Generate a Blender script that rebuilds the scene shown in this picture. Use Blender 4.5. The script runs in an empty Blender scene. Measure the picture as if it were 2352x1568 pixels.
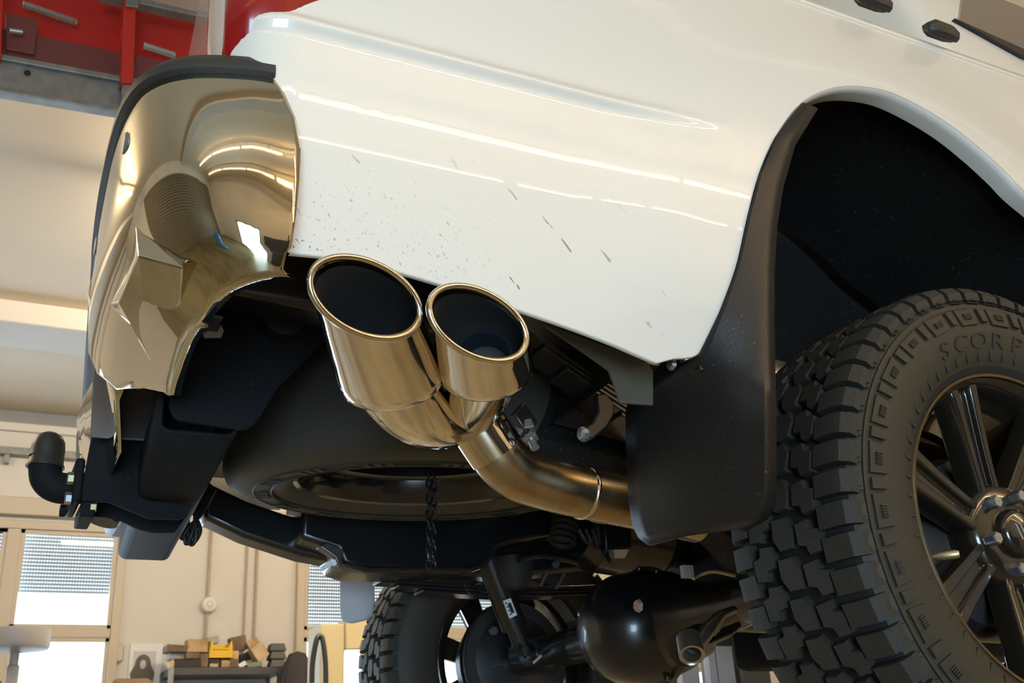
import bpy, bmesh, math, random
from math import sin, cos, tan, pi, radians, hypot, atan2, sqrt, exp
from mathutils import Vector as V, Matrix
from mathutils.bvhtree import BVHTree
from mathutils.geometry import delaunay_2d_cdt
random.seed(7)
SC = bpy.context.scene
COL = SC.collection

# ------------------------------------------------------------------ camera
CAM = V((-1.331, -1.884, -0.283)); YAW, PITCH, ROLL, FPX = 0.488, 0.393, -0.057, 2400.0
IW, IH = 2352.0, 1568.0
_f = V((sin(YAW)*cos(PITCH), cos(YAW)*cos(PITCH), sin(PITCH)))
_r0 = V((cos(YAW), -sin(YAW), 0)); _u0 = _r0.cross(_f)
_r = _r0*cos(ROLL) + _u0*sin(ROLL); _u = _u0*cos(ROLL) - _r0*sin(ROLL)
cd = bpy.data.cameras.new('camera'); cam = bpy.data.objects.new('camera', cd); COL.objects.link(cam)
m = Matrix.Identity(4)
for i, a in enumerate((_r, _u, -_f)):
    for k in range(3): m[k][i] = a[k]
m.translation = CAM
cam.matrix_world = m
cd.sensor_width = 22.3; cd.lens = FPX/IW*22.3; cd.clip_start = 0.02; cd.clip_end = 200
cd.dof.use_dof = True; cd.dof.focus_distance = 1.45; cd.dof.aperture_fstop = 9.0
SC.camera = cam

# ------------------------------------------------------------------ world, exposure, big lights
SC.view_settings.view_transform = 'Standard'; SC.view_settings.look = 'None'
SC.view_settings.gamma = 1.0; SC.view_settings.use_curve_mapping = False
SC.view_settings.exposure = -0.20
w = bpy.data.worlds.new('world'); SC.world = w; w.use_nodes = True
w.node_tree.nodes['Background'].inputs[0].default_value = (0.75, 0.87, 1.0, 1)
w.node_tree.nodes['Background'].inputs[1].default_value = 4.0
ROOM = dict(x0=-6.5, x1=9.0, y0=-6.2, y1=7.5, z0=-1.85, z1=2.8)
def area(name, loc, direction, sx, sy, power, color):
    l = bpy.data.lights.new(name, 'AREA'); l.shape = 'RECTANGLE'; l.size = sx; l.size_y = sy
    l.energy = power; l.color = color
    o = bpy.data.objects.new(name, l); COL.objects.link(o); o.location = loc
    o.rotation_euler = V(direction).to_track_quat('-Z', 'Y').to_euler()
    return o
DAY = (0.62, 0.82, 1.0); WARM = (1.0, 0.84, 0.60); WARM2 = (1.0, 0.72, 0.40)
# daylight falling in through the gate opening behind the camera and through the windows of the far wall
area('daylight_gate', (-2.9, -6.45, -0.75), (0, 1, 0), 2.4, 2.0, 310, (0.52, 0.77, 1.0))
area('daylight_window', (-1.7, 8.1, 0.6), (0, -1, 0), 3.4, 2.7, 300, DAY)
area('daylight_window', (2.6, 8.1, 0.6), (0, -1, 0), 2.6, 2.7, 240, DAY)
area('daylight_window', (5.2, 8.1, 0.2), (0, -1, 0), 1.6, 1.8, 90, DAY)

# ------------------------------------------------------------------ pixel helpers
def ray(u, v):
    return (_r*((u-IW/2)/FPX) + _u*(-(v-IH/2)/FPX) + _f)
def at(u, v, ax, val):
    d = ray(u, v); k = 'xyz'.index(ax); t = (val - CAM[k])/d[k]
    return CAM + d*t
def aty(u, v, y): return at(u, v, 'y', y)
def atx(u, v, x): return at(u, v, 'x', x)
def atz(u, v, z): return at(u, v, 'z', z)

# ------------------------------------------------------------------ materials
def new_mat(name):
    mt = bpy.data.materials.new(name); mt.use_nodes = True
    nt = mt.node_tree; return mt, nt, nt.nodes['Principled BSDF']
def mat(name, col, rough=0.5, metal=0.0, coat=0.0, bump=0.0, bscale=200, vary=0.0, vscale=6, spec=0.5, vcol=None, rvar=0.0, coatr=0.03):
    mt, nt, b = new_mat(name)
    b.inputs['Base Color'].default_value = (*col, 1); b.inputs['Roughness'].default_value = rough
    b.inputs['Metallic'].default_value = metal; b.inputs['Coat Weight'].default_value = coat
    b.inputs['Coat Roughness'].default_value = coatr
    b.inputs['Specular IOR Level'].default_value = spec
    tc = nt.nodes.new('ShaderNodeTexCoord')
    if vary or rvar:
        n = nt.nodes.new('ShaderNodeTexNoise'); n.inputs['Scale'].default_value = vscale; n.inputs['Detail'].default_value = 6
        nt.links.new(tc.outputs['Object'], n.inputs['Vector'])
        if vary:
            mx = nt.nodes.new('ShaderNodeMix'); mx.data_type = 'RGBA'
            mx.inputs['A'].default_value = (*col, 1)
            mx.inputs['B'].default_value = (*(vcol or tuple(c*(1-vary) for c in col)), 1)
            cr = nt.nodes.new('ShaderNodeMapRange'); cr.inputs[1].default_value = .4; cr.inputs[2].default_value = .65
            nt.links.new(n.outputs[0], cr.inputs[0]); nt.links.new(cr.outputs[0], mx.inputs['Factor'])
            nt.links.new(mx.outputs['Result'], b.inputs['Base Color'])
        if rvar:
            cr = nt.nodes.new('ShaderNodeMapRange'); cr.inputs[1].default_value = .3; cr.inputs[2].default_value = .7
            cr.inputs[3].default_value = max(0, rough-rvar); cr.inputs[4].default_value = rough+rvar
            nt.links.new(n.outputs[0], cr.inputs[0]); nt.links.new(cr.outputs[0], b.inputs['Roughness'])
    if bump:
        n = nt.nodes.new('ShaderNodeTexNoise'); n.inputs['Scale'].default_value = bscale; n.inputs['Detail'].default_value = 4
        nt.links.new(tc.outputs['Object'], n.inputs['Vector'])
        bp = nt.nodes.new('ShaderNodeBump'); bp.inputs['Strength'].default_value = bump; bp.inputs['Distance'].default_value = 0.004
        nt.links.new(n.outputs[0], bp.inputs['Height']); nt.links.new(bp.outputs[0], b.inputs['Normal'])
    return mt
def speckle(mt, col, scale, lo, hi, mask=None, stretch=(1, 1, 1)):
    """small dirt spots with a shape of their own over the base colour; mask=(axis, z0, z1) limits them in object space"""
    nt = mt.node_tree; b = nt.nodes['Principled BSDF']; N = nt.nodes.new; L = nt.links.new
    tc = N('ShaderNodeTexCoord'); m0 = N('ShaderNodeMapping'); mp = N('ShaderNodeMapping'); mp.inputs['Scale'].default_value = stretch
    m0.inputs['Rotation'].default_value = (0, 0.70, 0)
    L(tc.outputs['Object'], m0.inputs[0]); L(m0.outputs[0], mp.inputs[0])
    n = N('ShaderNodeTexNoise'); n.inputs['Scale'].default_value = scale; n.inputs['Detail'].default_value = 3
    L(mp.outputs[0], n.inputs['Vector'])
    r = N('ShaderNodeMapRange'); r.inputs[1].default_value = lo; r.inputs[2].default_value = hi; L(n.outputs[0], r.inputs[0])
    fac = r.outputs[0]
    if mask:
        for ax, a, bb in mask:
            s = N('ShaderNodeSeparateXYZ'); L(tc.outputs['Object'], s.inputs[0])
            q = N('ShaderNodeMapRange'); q.inputs[1].default_value = a; q.inputs[2].default_value = bb; L(s.outputs['XYZ'.index(ax)], q.inputs[0])
            mm = N('ShaderNodeMath'); mm.operation = 'MULTIPLY'; L(fac, mm.inputs[0]); L(q.outputs[0], mm.inputs[1]); fac = mm.outputs[0]
    mx = N('ShaderNodeMix'); mx.data_type = 'RGBA'; L(fac, mx.inputs['Factor'])
    old = b.inputs['Base Color']
    if old.is_linked: L(old.links[0].from_socket, mx.inputs['A'])
    else: mx.inputs['A'].default_value = old.default_value
    mx.inputs['B'].default_value = (*col, 1); L(mx.outputs['Result'], old)
    return mt
def emit(name, col, s):
    mt, nt, b = new_mat(name); b.inputs['Base Color'].default_value = (*col, 1)
    b.inputs['Emission Color'].default_value = (*col, 1); b.inputs['Emission Strength'].default_value = s; return mt
def glassy(name, tint=(1, 1, 1), refl=0.12, rough=0.02):
    mt, nt, b = new_mat(name); nt.nodes.remove(b); N = nt.nodes.new
    t = N('ShaderNodeBsdfTransparent'); t.inputs[0].default_value = (*tint, 1)
    g = N('ShaderNodeBsdfGlossy'); g.inputs['Roughness'].default_value = rough
    mx = N('ShaderNodeMixShader'); mx.inputs[0].default_value = refl
    nt.links.new(t.outputs[0], mx.inputs[1]); nt.links.new(g.outputs[0], mx.inputs[2])
    nt.links.new(mx.outputs[0], nt.nodes['Material Output'].inputs[0]); return mt

PAINT = mat('white_paint', (0.80, 0.78, 0.71), 0.30, coat=1.0, coatr=0.015)
speckle(PAINT, (0.10, 0.075, 0.05), 330, .655, .675, mask=[('Z', .40, .22), ('X', -.75, -1.0)], stretch=(1, 1, .55))
speckle(PAINT, (0.22, 0.17, 0.12), 90, .695, .71, mask=[('Z', .42, .33), ('X', -.45, -.8)], stretch=(1, 1, .16))
PAINT2 = mat('white_paint_plain', (0.80, 0.78, 0.71), 0.30, coat=1.0)
CHROME = mat('chrome', (0.60, 0.555, 0.44), 0.035, 1.0)
speckle(CHROME, (0.45, 0.42, 0.36), 700, .68, .72)
STAINLESS = mat('polished_stainless', (0.80, 0.72, 0.60), 0.07, 1.0, rvar=.03, vscale=30)
PIPE = mat('heat_tinted_steel', (0.50, 0.42, 0.30), 0.26, 1.0, vary=.35, vscale=14, vcol=(0.42, 0.30, 0.16), rvar=.08)
BLACKPL = mat('black_plastic', (0.022, 0.022, 0.021), 0.42, bump=.15, bscale=900)
speckle(BLACKPL, (0.10, 0.10, 0.10), 420, .72, .76)
PADPL = mat('grained_plastic', (0.030, 0.030, 0.028), 0.5, bump=.35, bscale=700)
FLAPPL = mat('flap_plastic', (0.009, 0.009, 0.0095), 0.45, bump=.1, bscale=300)
speckle(FLAPPL, (0.16, 0.16, 0.16), 300, .70, .74)
LINER = mat('liner_plastic', (0.009, 0.009, 0.0085), 0.8, spec=.15, bump=.3, bscale=120)
speckle(LINER, (0.05, 0.05, 0.05), 140, .66, .72)
BLACKMT = mat('black_painted_steel', (0.010, 0.010, 0.011), 0.32, coat=.4, bump=.05, bscale=300)
speckle(BLACKMT, (0.06, 0.06, 0.06), 300, .70, .74)
TOWMT = mat('black_powder_coat', (0.011, 0.012, 0.014), 0.62, bump=.12, bscale=700, spec=.08)
speckle(TOWMT, (0.09, 0.09, 0.085), 380, .70, .74)
SATIN = mat('satin_grey_plate', (0.16, 0.145, 0.14), 0.36, .75, vary=.3, vscale=12)
RUBBER = mat('tyre_rubber', (0.026, 0.0245, 0.020), 0.62, bump=.25, bscale=420, spec=.35)
speckle(RUBBER, (0.065, 0.062, 0.052), 500, .64, .70)
RUBBER2 = mat('tyre_sidewall_rubber', (0.032, 0.029, 0.020), 0.6, bump=.12, bscale=300, spec=.35)
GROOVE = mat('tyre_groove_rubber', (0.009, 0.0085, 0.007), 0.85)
ALLOY = mat('gloss_black_alloy', (0.020, 0.017, 0.012), 0.18, .4, coat=.8)
RIMLIP = mat('bare_alloy_edge', (0.20, 0.165, 0.10), 0.3, 1.0)
ZINC = mat('zinc_plated_steel', (0.38, 0.42, 0.46), 0.35, .9)
BRASSZ = mat('yellow_zinc', (0.48, 0.44, 0.26), 0.35, .9)
GALV = mat('galvanised_steel', (0.27, 0.27, 0.26), 0.45, .6, vary=.25, vscale=20)
REDP = mat('red_painted_steel', (0.42, 0.012, 0.008), 0.4, coat=.2)
REDD = mat('red_steel_box_and_shade', (0.13, 0.03, 0.028), 0.5)  # latch box colour; on the panel band it stands for underside shade
LAMPRED = mat('red_lamp_lens', (0.28, 0.002, 0.003), 0.25, coat=.35)
LAMPCLR = mat('clear_lamp_lens', (0.62, 0.48, 0.40), 0.08, .3, coat=1.0)
INBODY = mat('primed_inner_panel', (0.10, 0.09, 0.06), 0.5, coat=.2, vary=.35, vscale=5)
GLASSB = mat('ceiling_toned_side_glass', (0.40, 0.36, 0.32), 0.05, .8)  # metal-like glass; the bright ceiling reflection is put into its base colour
TRIMB = mat('black_window_trim', (0.01, 0.01, 0.01), 0.4)
STICK = mat('white_label', (0.72, 0.72, 0.70), 0.6)
INK = mat('label_ink', (0.03, 0.03, 0.03), 0.6)
WALLM = mat('cream_plaster', (0.66, 0.615, 0.56), 0.9, bump=.15, bscale=90, vary=.06, vscale=1.2)
WALLW = mat('pale_plaster', (0.66, 0.62, 0.56), 0.9, bump=.15, bscale=90)
CEILM = mat('ceiling_plaster', (0.73, 0.63, 0.50), 0.9, vary=.05, vscale=.7)
FLOORM = mat('workshop_concrete', (0.21, 0.175, 0.095), 0.5, vary=.4, vscale=1.5, bump=.1, bscale=40)
FRAMEW = mat('window_frame_plastic', (0.52, 0.44, 0.34), 0.5)
SLATM = mat('roller_shutter_slat', (0.30, 0.34, 0.37), 0.5)
CONDUIT = mat('painted_conduit', (0.42, 0.33, 0.24), 0.6)
DISCM = mat('white_disc_plastic', (0.70, 0.66, 0.62), 0.5)
BEIGE = mat('beige_machine_paint', (0.52, 0.45, 0.27), 0.45, coat=.2)
WOOD = mat('raw_timber', (0.50, 0.33, 0.17), 0.8, vary=.4, vscale=14)
WOOD2 = mat('old_timber', (0.20, 0.13, 0.08), 0.85, vary=.4, vscale=14)
WOOD3 = mat('pale_timber', (0.62, 0.45, 0.26), 0.8, vary=.3, vscale=14)
YEL = mat('yellow_plastic', (0.78, 0.46, 0.01), 0.4)
SHELFM = mat('dark_shelf_steel', (0.035, 0.035, 0.037), 0.5)
DARKTX = mat('dark_cloth', (0.035, 0.028, 0.03), 0.9)
WHITEP = mat('white_paper', (0.75, 0.74, 0.72), 0.8)
GREYP = mat('grey_plastic', (0.33, 0.31, 0.30), 0.5)
LIFTM = mat('grey_lift_paint', (0.26, 0.29, 0.37), 0.45)
LIFTD = mat('dark_lift_paint', (0.05, 0.05, 0.05), 0.5)
BLUEP = mat('blue_plastic', (0.05, 0.19, 0.48), 0.4)
GREENP = mat('green_plastic', (0.16, 0.42, 0.06), 0.4)
BROWNP = mat('brown_padding', (0.16, 0.10, 0.06), 0.7)
GLASSW = glassy('window_glass', (0.96, 0.98, 1.0), 0.06)
PINK = mat('pinkish_marker', (0.42, 0.24, 0.20), 0.6)

# ------------------------------------------------------------------ mesh builder
class MB:
    def __init__(s): s.v = []; s.f = []
    def add(s, vs, fs):
        o = len(s.v); s.v += [V(p) for p in vs]; s.f += [tuple(o+i for i in f) for f in fs]; return s
    def obox(s, c, ax, ay, az):
        c = V(c); ax, ay, az = V(ax), V(ay), V(az)
        vs = [c+ax*i+ay*j+az*k for k in (-1, 1) for j in (-1, 1) for i in (-1, 1)]
        return s.add(vs, [(0, 2, 3, 1), (4, 5, 7, 6), (0, 1, 5, 4), (2, 6, 7, 3), (0, 4, 6, 2), (1, 3, 7, 5)])
    def box(s, x0, x1, y0, y1, z0, z1):
        return s.obox(((x0+x1)/2, (y0+y1)/2, (z0+z1)/2), ((x1-x0)/2, 0, 0), (0, (y1-y0)/2, 0), (0, 0, (z1-z0)/2))
    def loft(s, rings, closed=True, caps=True):
        n = len(rings[0]); o = len(s.v)
        for r in rings: s.v += [V(p) for p in r]
        for i in range(len(rings)-1):
            for j in range(n if closed else n-1):
                k = (j+1) % n
                s.f.append((o+i*n+j, o+i*n+k, o+(i+1)*n+k, o+(i+1)*n+j))
        if caps and closed:
            s.f.append(tuple(o+j for j in range(n))[::-1]); s.f.append(tuple(o+(len(rings)-1)*n+j for j in range(n)))
        return s
    def prism(s, poly, vec):
        vec = V(vec); return s.loft([[V(p) for p in poly], [V(p)+vec for p in poly]])
    def lathe(s, prof, origin, axis, n=48, cap=False, a0=0, a1=2*pi):
        """prof = [(radius, height)], turned about the axis"""
        ax = V(axis).normalized(); e1 = ax.orthogonal().normalized(); e2 = ax.cross(e1); o = V(origin)
        full = abs(a1-a0-2*pi) < 1e-6
        rings = []
        for r, h in prof:
            rings.append([o+ax*h+(e1*cos(a0+(a1-a0)*i/n)+e2*sin(a0+(a1-a0)*i/n))*r for i in range(n if full else n+1)])
        return s.loft(rings, closed=full, caps=cap)
    def cyl(s, p0, p1, r0, r1=None, n=20):
        r1 = r0 if r1 is None else r1; d = V(p1)-V(p0)
        return s.lathe([(r0, 0), (r1, d.length)], p0, d, n, cap=True)
    def tube(s, pts, r, n=14, cap=True):
        pts = [V(p) for p in pts]; rings = []; rr = r if isinstance(r, (list, tuple)) else [r]*len(pts)
        t0 = (pts[1]-pts[0]).normalized(); e = t0.orthogonal().normalized()
        for i, p in enumerate(pts):
            t = (pts[min(i+1, len(pts)-1)]-pts[max(i-1, 0)]).normalized()
            e = (e-t*e.dot(t)).normalized(); b = t.cross(e)
            rings.append([p+(e*cos(2*pi*k/n)+b*sin(2*pi*k/n))*rr[i] for k in range(n)])
        return s.loft(rings, True, cap)
    def build(s, name, mt, parent=None, smooth=35, bevel=0, seg=2, normals=True, subsurf=0, solid=0):
        me = bpy.data.meshes.new(name); me.from_pydata([tuple(p) for p in s.v], [], s.f); 
        bm = bmesh.new(); bm.from_mesh(me)
        bmesh.ops.remove_doubles(bm, verts=bm.verts, dist=1e-6)
        if normals: bmesh.ops.recalc_face_normals(bm, faces=bm.faces)
        bm.to_mesh(me); bm.free()
        return link(name, me, mt, parent, smooth, bevel, seg, subsurf, solid)
def link(name, me, mt, parent=None, smooth=35, bevel=0, seg=2, subsurf=0, solid=0):
    o = bpy.data.objects.new(name, me); COL.objects.link(o)
    if mt: me.materials.append(mt)
    if smooth:
        me.shade_smooth()
        try: me.set_sharp_from_angle(angle=radians(smooth))
        except Exception: pass
    if solid:
        q = o.modifiers.new('thick', 'SOLIDIFY'); q.thickness = solid; q.offset = 0
    if bevel:
        q = o.modifiers.new('bevel', 'BEVEL'); q.width = bevel; q.segments = seg; q.limit_method = 'ANGLE'; q.angle_limit = radians(35)
    if subsurf:
        q = o.modifiers.new('sub', 'SUBSURF'); q.levels = subsurf; q.render_levels = subsurf
    if parent: setpar(o, parent)
    return o
BASES = {}
def setpar(o, p):
    o.parent = p
    if p.name in BASES: o.matrix_parent_inverse = Matrix.Translation(-V(BASES[p.name]))
def tag(o, label=None, cat=None, group=None, kind=None):
    if label: o['label'] = label
    if cat: o['category'] = cat
    if group: o['group'] = group
    if kind: o['kind'] = kind
    return o
def thing(name, label, cat, base, group=None):
    o = bpy.data.objects.new(name, None); COL.objects.link(o); o.location = base; o.empty_display_size = .1
    BASES[o.name] = tuple(base); return tag(o, label, cat, group)
def copy_of(o, parent=None):
    c = o.copy(); COL.objects.link(c)
    if parent: setpar(c, parent)
    return c
def spline(pts, n=8):
    """Catmull-Rom through pts"""
    pts = [V(p) for p in pts]; out = []
    for i in range(len(pts)-1):
        p0, p1, p2, p3 = pts[max(i-1, 0)], pts[i], pts[i+1], pts[min(i+2, len(pts)-1)]
        for k in range(n):
            t = k/n
            out.append(.5*((2*p1)+(p2-p0)*t+(2*p0-5*p1+4*p2-p3)*t*t+(3*p1-p0-3*p2+p3)*t**3))
    return out+[pts[-1]]
def hexbolt(mb, p, axis, r, hgt):
    ax = V(axis).normalized(); return mb.lathe([(r*.35, 0), (r, 0), (r, hgt*.85), (r*.86, hgt), (0.0005, hgt)], p, ax, 6)
def sstep(t): t = max(0., min(1., t)); return t*t*(3-2*t)

# ================================================================== the room
R_ = ROOM
def structure(o): o['kind'] = 'structure'; return o
def wall_holes(name, mt, axis, pos, thick, a0, a1, z0, z1, holes):
    """wall slab across axis at pos (inner face), open where holes=(a0,a1,z0,z1) are"""
    As = sorted({a0, a1, *[h[0] for h in holes], *[h[1] for h in holes]}); Zs = sorted({z0, z1, *[h[2] for h in holes], *[h[3] for h in holes]})
    mb = MB()
    for i in range(len(As)-1):
        for j in range(len(Zs)-1):
            ca, cz = (As[i]+As[i+1])/2, (Zs[j]+Zs[j+1])/2
            if any(h[0] < ca < h[1] and h[2] < cz < h[3] for h in holes): continue
            p, q = sorted((pos, pos+thick))
            if axis == 'y': mb.box(As[i], As[i+1], p, q, Zs[j], Zs[j+1])
            else: mb.box(p, q, As[i], As[i+1], Zs[j], Zs[j+1])
    return structure(mb.build(name, mt, smooth=0))
W1 = (-3.0, -0.18, -0.6, 1.86); W2 = (1.30, 3.9, -0.6, 1.86); W3 = (4.5, 5.9, -0.9, 0.72)
structure(MB().box(R_['x0']-.2, R_['x1']+.2, R_['y0']-.2, R_['y1']+.2, R_['z0']-.15, R_['z0']).build('floor', FLOORM, smooth=0))
structure(MB().box(R_['x0']-.2, R_['x1']+.2, R_['y0']-.2, R_['y1']+.2, R_['z1'], R_['z1']+.15).build('ceiling', CEILM, smooth=0))
wb = wall_holes('wall_back', WALLM, 'y', R_['y1'], .3, R_['x0'], R_['x1'], R_['z0'], R_['z1'], [W1, W2, W3])
wall_holes('wall_front', WALLM, 'y', R_['y0'], -.3, R_['x0'], R_['x1'], R_['z0'], R_['z1'], [(-4.2, -1.6, R_['z0'], .45)])
wall_holes('wall_left', WALLM, 'x', R_['x0'], -.2, R_['y0'], R_['y1'], R_['z0'], R_['z1'], [])
wall_holes('wall_right', WALLM, 'x', R_['x1'], .2, R_['y0'], R_['y1'], R_['z0'], R_['z1'], [])
# ceiling beams along X and the pale frieze of the far wall
for n, (y0, y1, dz, mt) in enumerate(((5.15, 5.62, .16, WALLM), (5.66, 5.76, .10, WALLW), (-2.2, -1.8, .2, WALLM))):
    structure(MB().box(R_['x0'], R_['x1'], y0, y1, R_['z1']-dz, R_['z1']).build('trim_%d' % (n+1), mt, bevel=.01))
structure(MB().box(R_['x0'], R_['x1'], 7.42, 7.5, 1.90, 2.05).build('trim_4', FRAMEW, bevel=.01))
structure(MB().box(R_['x0'], R_['x1'], 7.46, 7.5, 2.62, 2.8).build('trim_5', WALLW, bevel=.008))

# fluorescent ceiling lights
def ceiling_light(x, y, label, power=12, length=1.68, z=2.58, col=WARM, up=.42):
    t = thing('ceiling_light', label, 'ceiling light', (x, y, R_['z1']), 'fluorescent strip lights on the ceiling')
    MB().box(x-length/2, x+length/2, y-.03, y+.03, z+.03, z+.07).build('housing', DISCM, t, bevel=.006)
    for s in (-1, 1):
        MB().box(x+s*(length/2-.03)-.01, x+s*(length/2-.03)+.01, y-.02, y+.02, z-.02, z+.03).build('end_holder', DISCM, t)
        MB().cyl((x+s*length*.3, y, z+.07), (x+s*length*.3, y, R_['z1']), .006).build('hanger_rod', GALV, t)
    l = area('tube_light', (x, y, z), (0, 0, -1), length-.06, .035, power, col); setpar(l, t)
    for s in (-1, 1):
        l = area('tube_light', (x, y+s*.022, z), (0, s*.55, 1), length-.06, .030, power*up, col); setpar(l, t)
nums = ('one', 'two', 'three', 'four', 'five', 'six', 'seven')
for y, nm, pw in ((-3.9, 'the row behind the camera', 7), (-5.2, 'the row along the gate wall', 3.2)):
    for i in range(7):
        ceiling_light(-4.6+1.7*i, y, 'fluorescent ceiling strip, number %s along %s' % (nums[i], nm), pw*(1 if i < 3 else 3.6), col=WARM2)
for i, x in enumerate((-3.7, .4, 2.4, 5.0)):
    ceiling_light(x, 3.3, 'fluorescent ceiling strip number %s in the row toward the shuttered windows' % nums[i], 66, up=1.9)

# ------------------------------------------------------------------ windows of the far wall
def window(n, W, mull, transom, shutters):
    x0, x1, z0, z1 = W
    fr = MB()
    for a, b, c, d in ((x0, x1, z1-.07, z1), (x0, x1, z0, z0+.07), (x0, x0+.07, z0, z1), (x1-.07, x1, z0, z1)): fr.box(a, b, 7.44, 7.54, c, d)
    w_ = fr.build('window_%d' % n, FRAMEW, bevel=.006); structure(w_)
    for mx in mull: MB().box(mx-.05, mx+.05, 7.445, 7.535, z0+.07, z1-.07).build('mullion', FRAMEW, w_, bevel=.006)
    edges = [x0+.07]+[e for mx in mull for e in (mx-.05, mx+.05)]+[x1-.07]
    tz0, tz1 = transom
    for k in range(0, len(edges), 2):
        a, b = edges[k], edges[k+1]
        MB().box(a, b, 7.45, 7.53, tz0, tz1).build('transom', FRAMEW, w_, bevel=.006)
        sash = MB()
        for (c, d) in ((tz1, z1-.07), (z0+.07, tz0)):
            for q in ((a, a+.035, c, d), (b-.035, b, c, d), (a, b, c, c+.035), (a, b, d-.035, d)): sash.box(q[0], q[1], 7.46, 7.52, q[2], q[3])
            MB().box(a+.03, b-.03, 7.488, 7.494, c+.03, d-.03).build('pane', GLASSW, w_, smooth=0)
        sash.build('sash', FRAMEW, w_, bevel=.004)
    for (a, b, zt, zb, cnt) in shutters:
        pitch = (zt-zb)/cnt; h = pitch*.74
        mb = MB(); mb.box(a, b, -.006, .006, -h/2, h/2)
        nt_ = int((b-a)/.022)
        for q in range(nt_): mb.box(a+q*.022, a+q*.022+.008, -.004, .004, h/2, pitch-h/2)
        first = None
        for q in range(cnt):
            if first is None: o = first = mb.build('shutter_slat', SLATM, w_, smooth=0)
            else: o = copy_of(first, w_)
            o.location = (0, 7.60, zt-pitch*(q+.5))
    return w_
window(1, W1, (-1.06, -2.0), (.93, 1.0), [(-.97, -.26, 1.77, 1.30, 16), (-1.93, -1.13, 1.77, 1.25, 17)])
window(2, W2, (2.6,), (.94, 1.01), [(1.40, 2.54, 1.77, 1.06, 23), (2.66, 3.82, 1.77, 1.06, 23)])
window(3, W3, (), (.1, .16), [])
# framed gate opening behind the camera
gf = MB()
for q in ((-4.2, -4.1, -1.85, .45), (-1.7, -1.6, -1.85, .45), (-4.2, -1.6, .35, .45)): gf.box(q[0], q[1], -6.3, -6.15, q[2], q[3])
structure(gf.build('door_1', GALV, bevel=.01))

# ------------------------------------------------------------------ services on the far wall
def wallpipe(name, label, cat, pts, r, mt, group=None):
    return tag(MB().tube(pts, r, 8).build(name, mt), label, cat, group)
c1 = aty(484, 1180, 7.47)
wallpipe('conduit_pipe', 'thin brown conduit running down to the round white wall disc', 'pipe', [(.52, 7.47, 2.62), (.52, 7.47, -.3)], .013, CONDUIT)
wallpipe('conduit_pipe', 'left one of the two close pale conduits beside the disc', 'pipe', [(.845, 7.475, 1.9), (.845, 7.475, -.3)], .010, CONDUIT)
wallpipe('conduit_pipe', 'right one of the two close pale conduits beside the disc', 'pipe', [(.935, 7.475, 1.9), (.935, 7.475, -.3)], .012, CONDUIT)
dc = aty(478, 1390, 7.5)
d = thing('wall_disc', 'round white plastic disc lamp on the far wall conduit', 'wall lamp', (dc.x, 7.5, dc.z))
MB().lathe([(.001, .085), (.035, .082), (.06, .07), (.068, .05), (.07, 0)], (dc.x, 7.5, dc.z), (0, -1, 0), 32).build('cover', DISCM, d)
MB().lathe([(.02, .083), (.022, .088), (.024, .083)], (dc.x, 7.5, dc.z), (0, -1, 0), 24).build('ring', GREYP, d)
tr = MB().loft([[(x, y, z) for y, z in ((7.40, 2.46), (7.40, 2.40), (7.49, 2.40), (7.49, 2.46), (7.486, 2.46), (7.486, 2.404), (7.404, 2.404), (7.404, 2.46))] for x in (-6.4, -.4)])
tro = tag(tr.build('cable_tray', GALV), 'perforated galvanised cable tray along the far wall above the windows', 'cable tray')
for x in (-5.0, -3.1, -1.19): MB().box(x-.02, x+.02, 7.42, 7.495, 2.33, 2.40).build('bracket', GALV, tro)
# window handle box (shutter strap winder)
sw = aty(275, 1500, 7.47)
tag(MB().box(sw.x-.03, sw.x+.03, 7.44, 7.5, sw.z-.07, sw.z+.07).build('strap_winder', FRAMEW, bevel=.02, seg=4), 'small rounded beige shutter strap winder beside the left window', 'strap winder')

# poster
pa, pb = aty(300, 1478, 7.49), aty(368, 1568, 7.49)
po = thing('wall_poster', 'pinned poster with a dark long haired portrait beside the left window', 'poster', ((pa.x+pb.x)/2, 7.49, -.05))
MB().box(pa.x, pb.x, 7.485, 7.499, -.02, pa.z).build('sheet', WHITEP, po, smooth=0)
cx = (pa.x+pb.x)/2-.02
def flat(name, pts, mt, par, y): MB().prism([(x, y, z) for x, z in pts], (0, .002, 0)).build(name, mt, par, smooth=0)
flat('printed_field', [(pa.x+.03, .1), (pb.x-.05, .1), (pb.x-.05, pa.z-.06), (pa.x+.03, pa.z-.06)], mat('print_grey', (.55, .52, .49), .7), po, 7.483)
flat('printed_hair', [(cx+.075*cos(a)*(1.35 if sin(a) < 0 else .85), pa.z-.17+(.24 if sin(a) < 0 else .085)*sin(a)) for a in [2*pi*k/22 for k in range(22)]], mat('print_dark', (.10, .085, .08), .7), po, 7.481)
flat('printed_face', [(cx+.024*cos(a), pa.z-.165+.036*sin(a)) for a in [2*pi*k/16 for k in range(16)]], mat('print_skin', (.50, .44, .40), .7), po, 7.479)

# chair back in front of the poster
ch = aty(302, 1556, 5.6)
c_ = thing('chair', 'brown padded chair back standing below the poster', 'chair', (ch.x, 5.6, R_['z0']))
MB().box(ch.x-.12, ch.x+.13, 5.56, 5.64, -.05, ch.z-.005).build('backrest', BROWNP, c_, bevel=.035, seg=4)
MB().cyl((ch.x, 5.6, R_['z0']), (ch.x, 5.6, -.03), .03).build('post', SHELFM, c_)
MB().box(ch.x-.22, ch.x+.22, 5.2, 5.58, -.62, -.55).build('seat', BROWNP, c_, bevel=.02)

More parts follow.
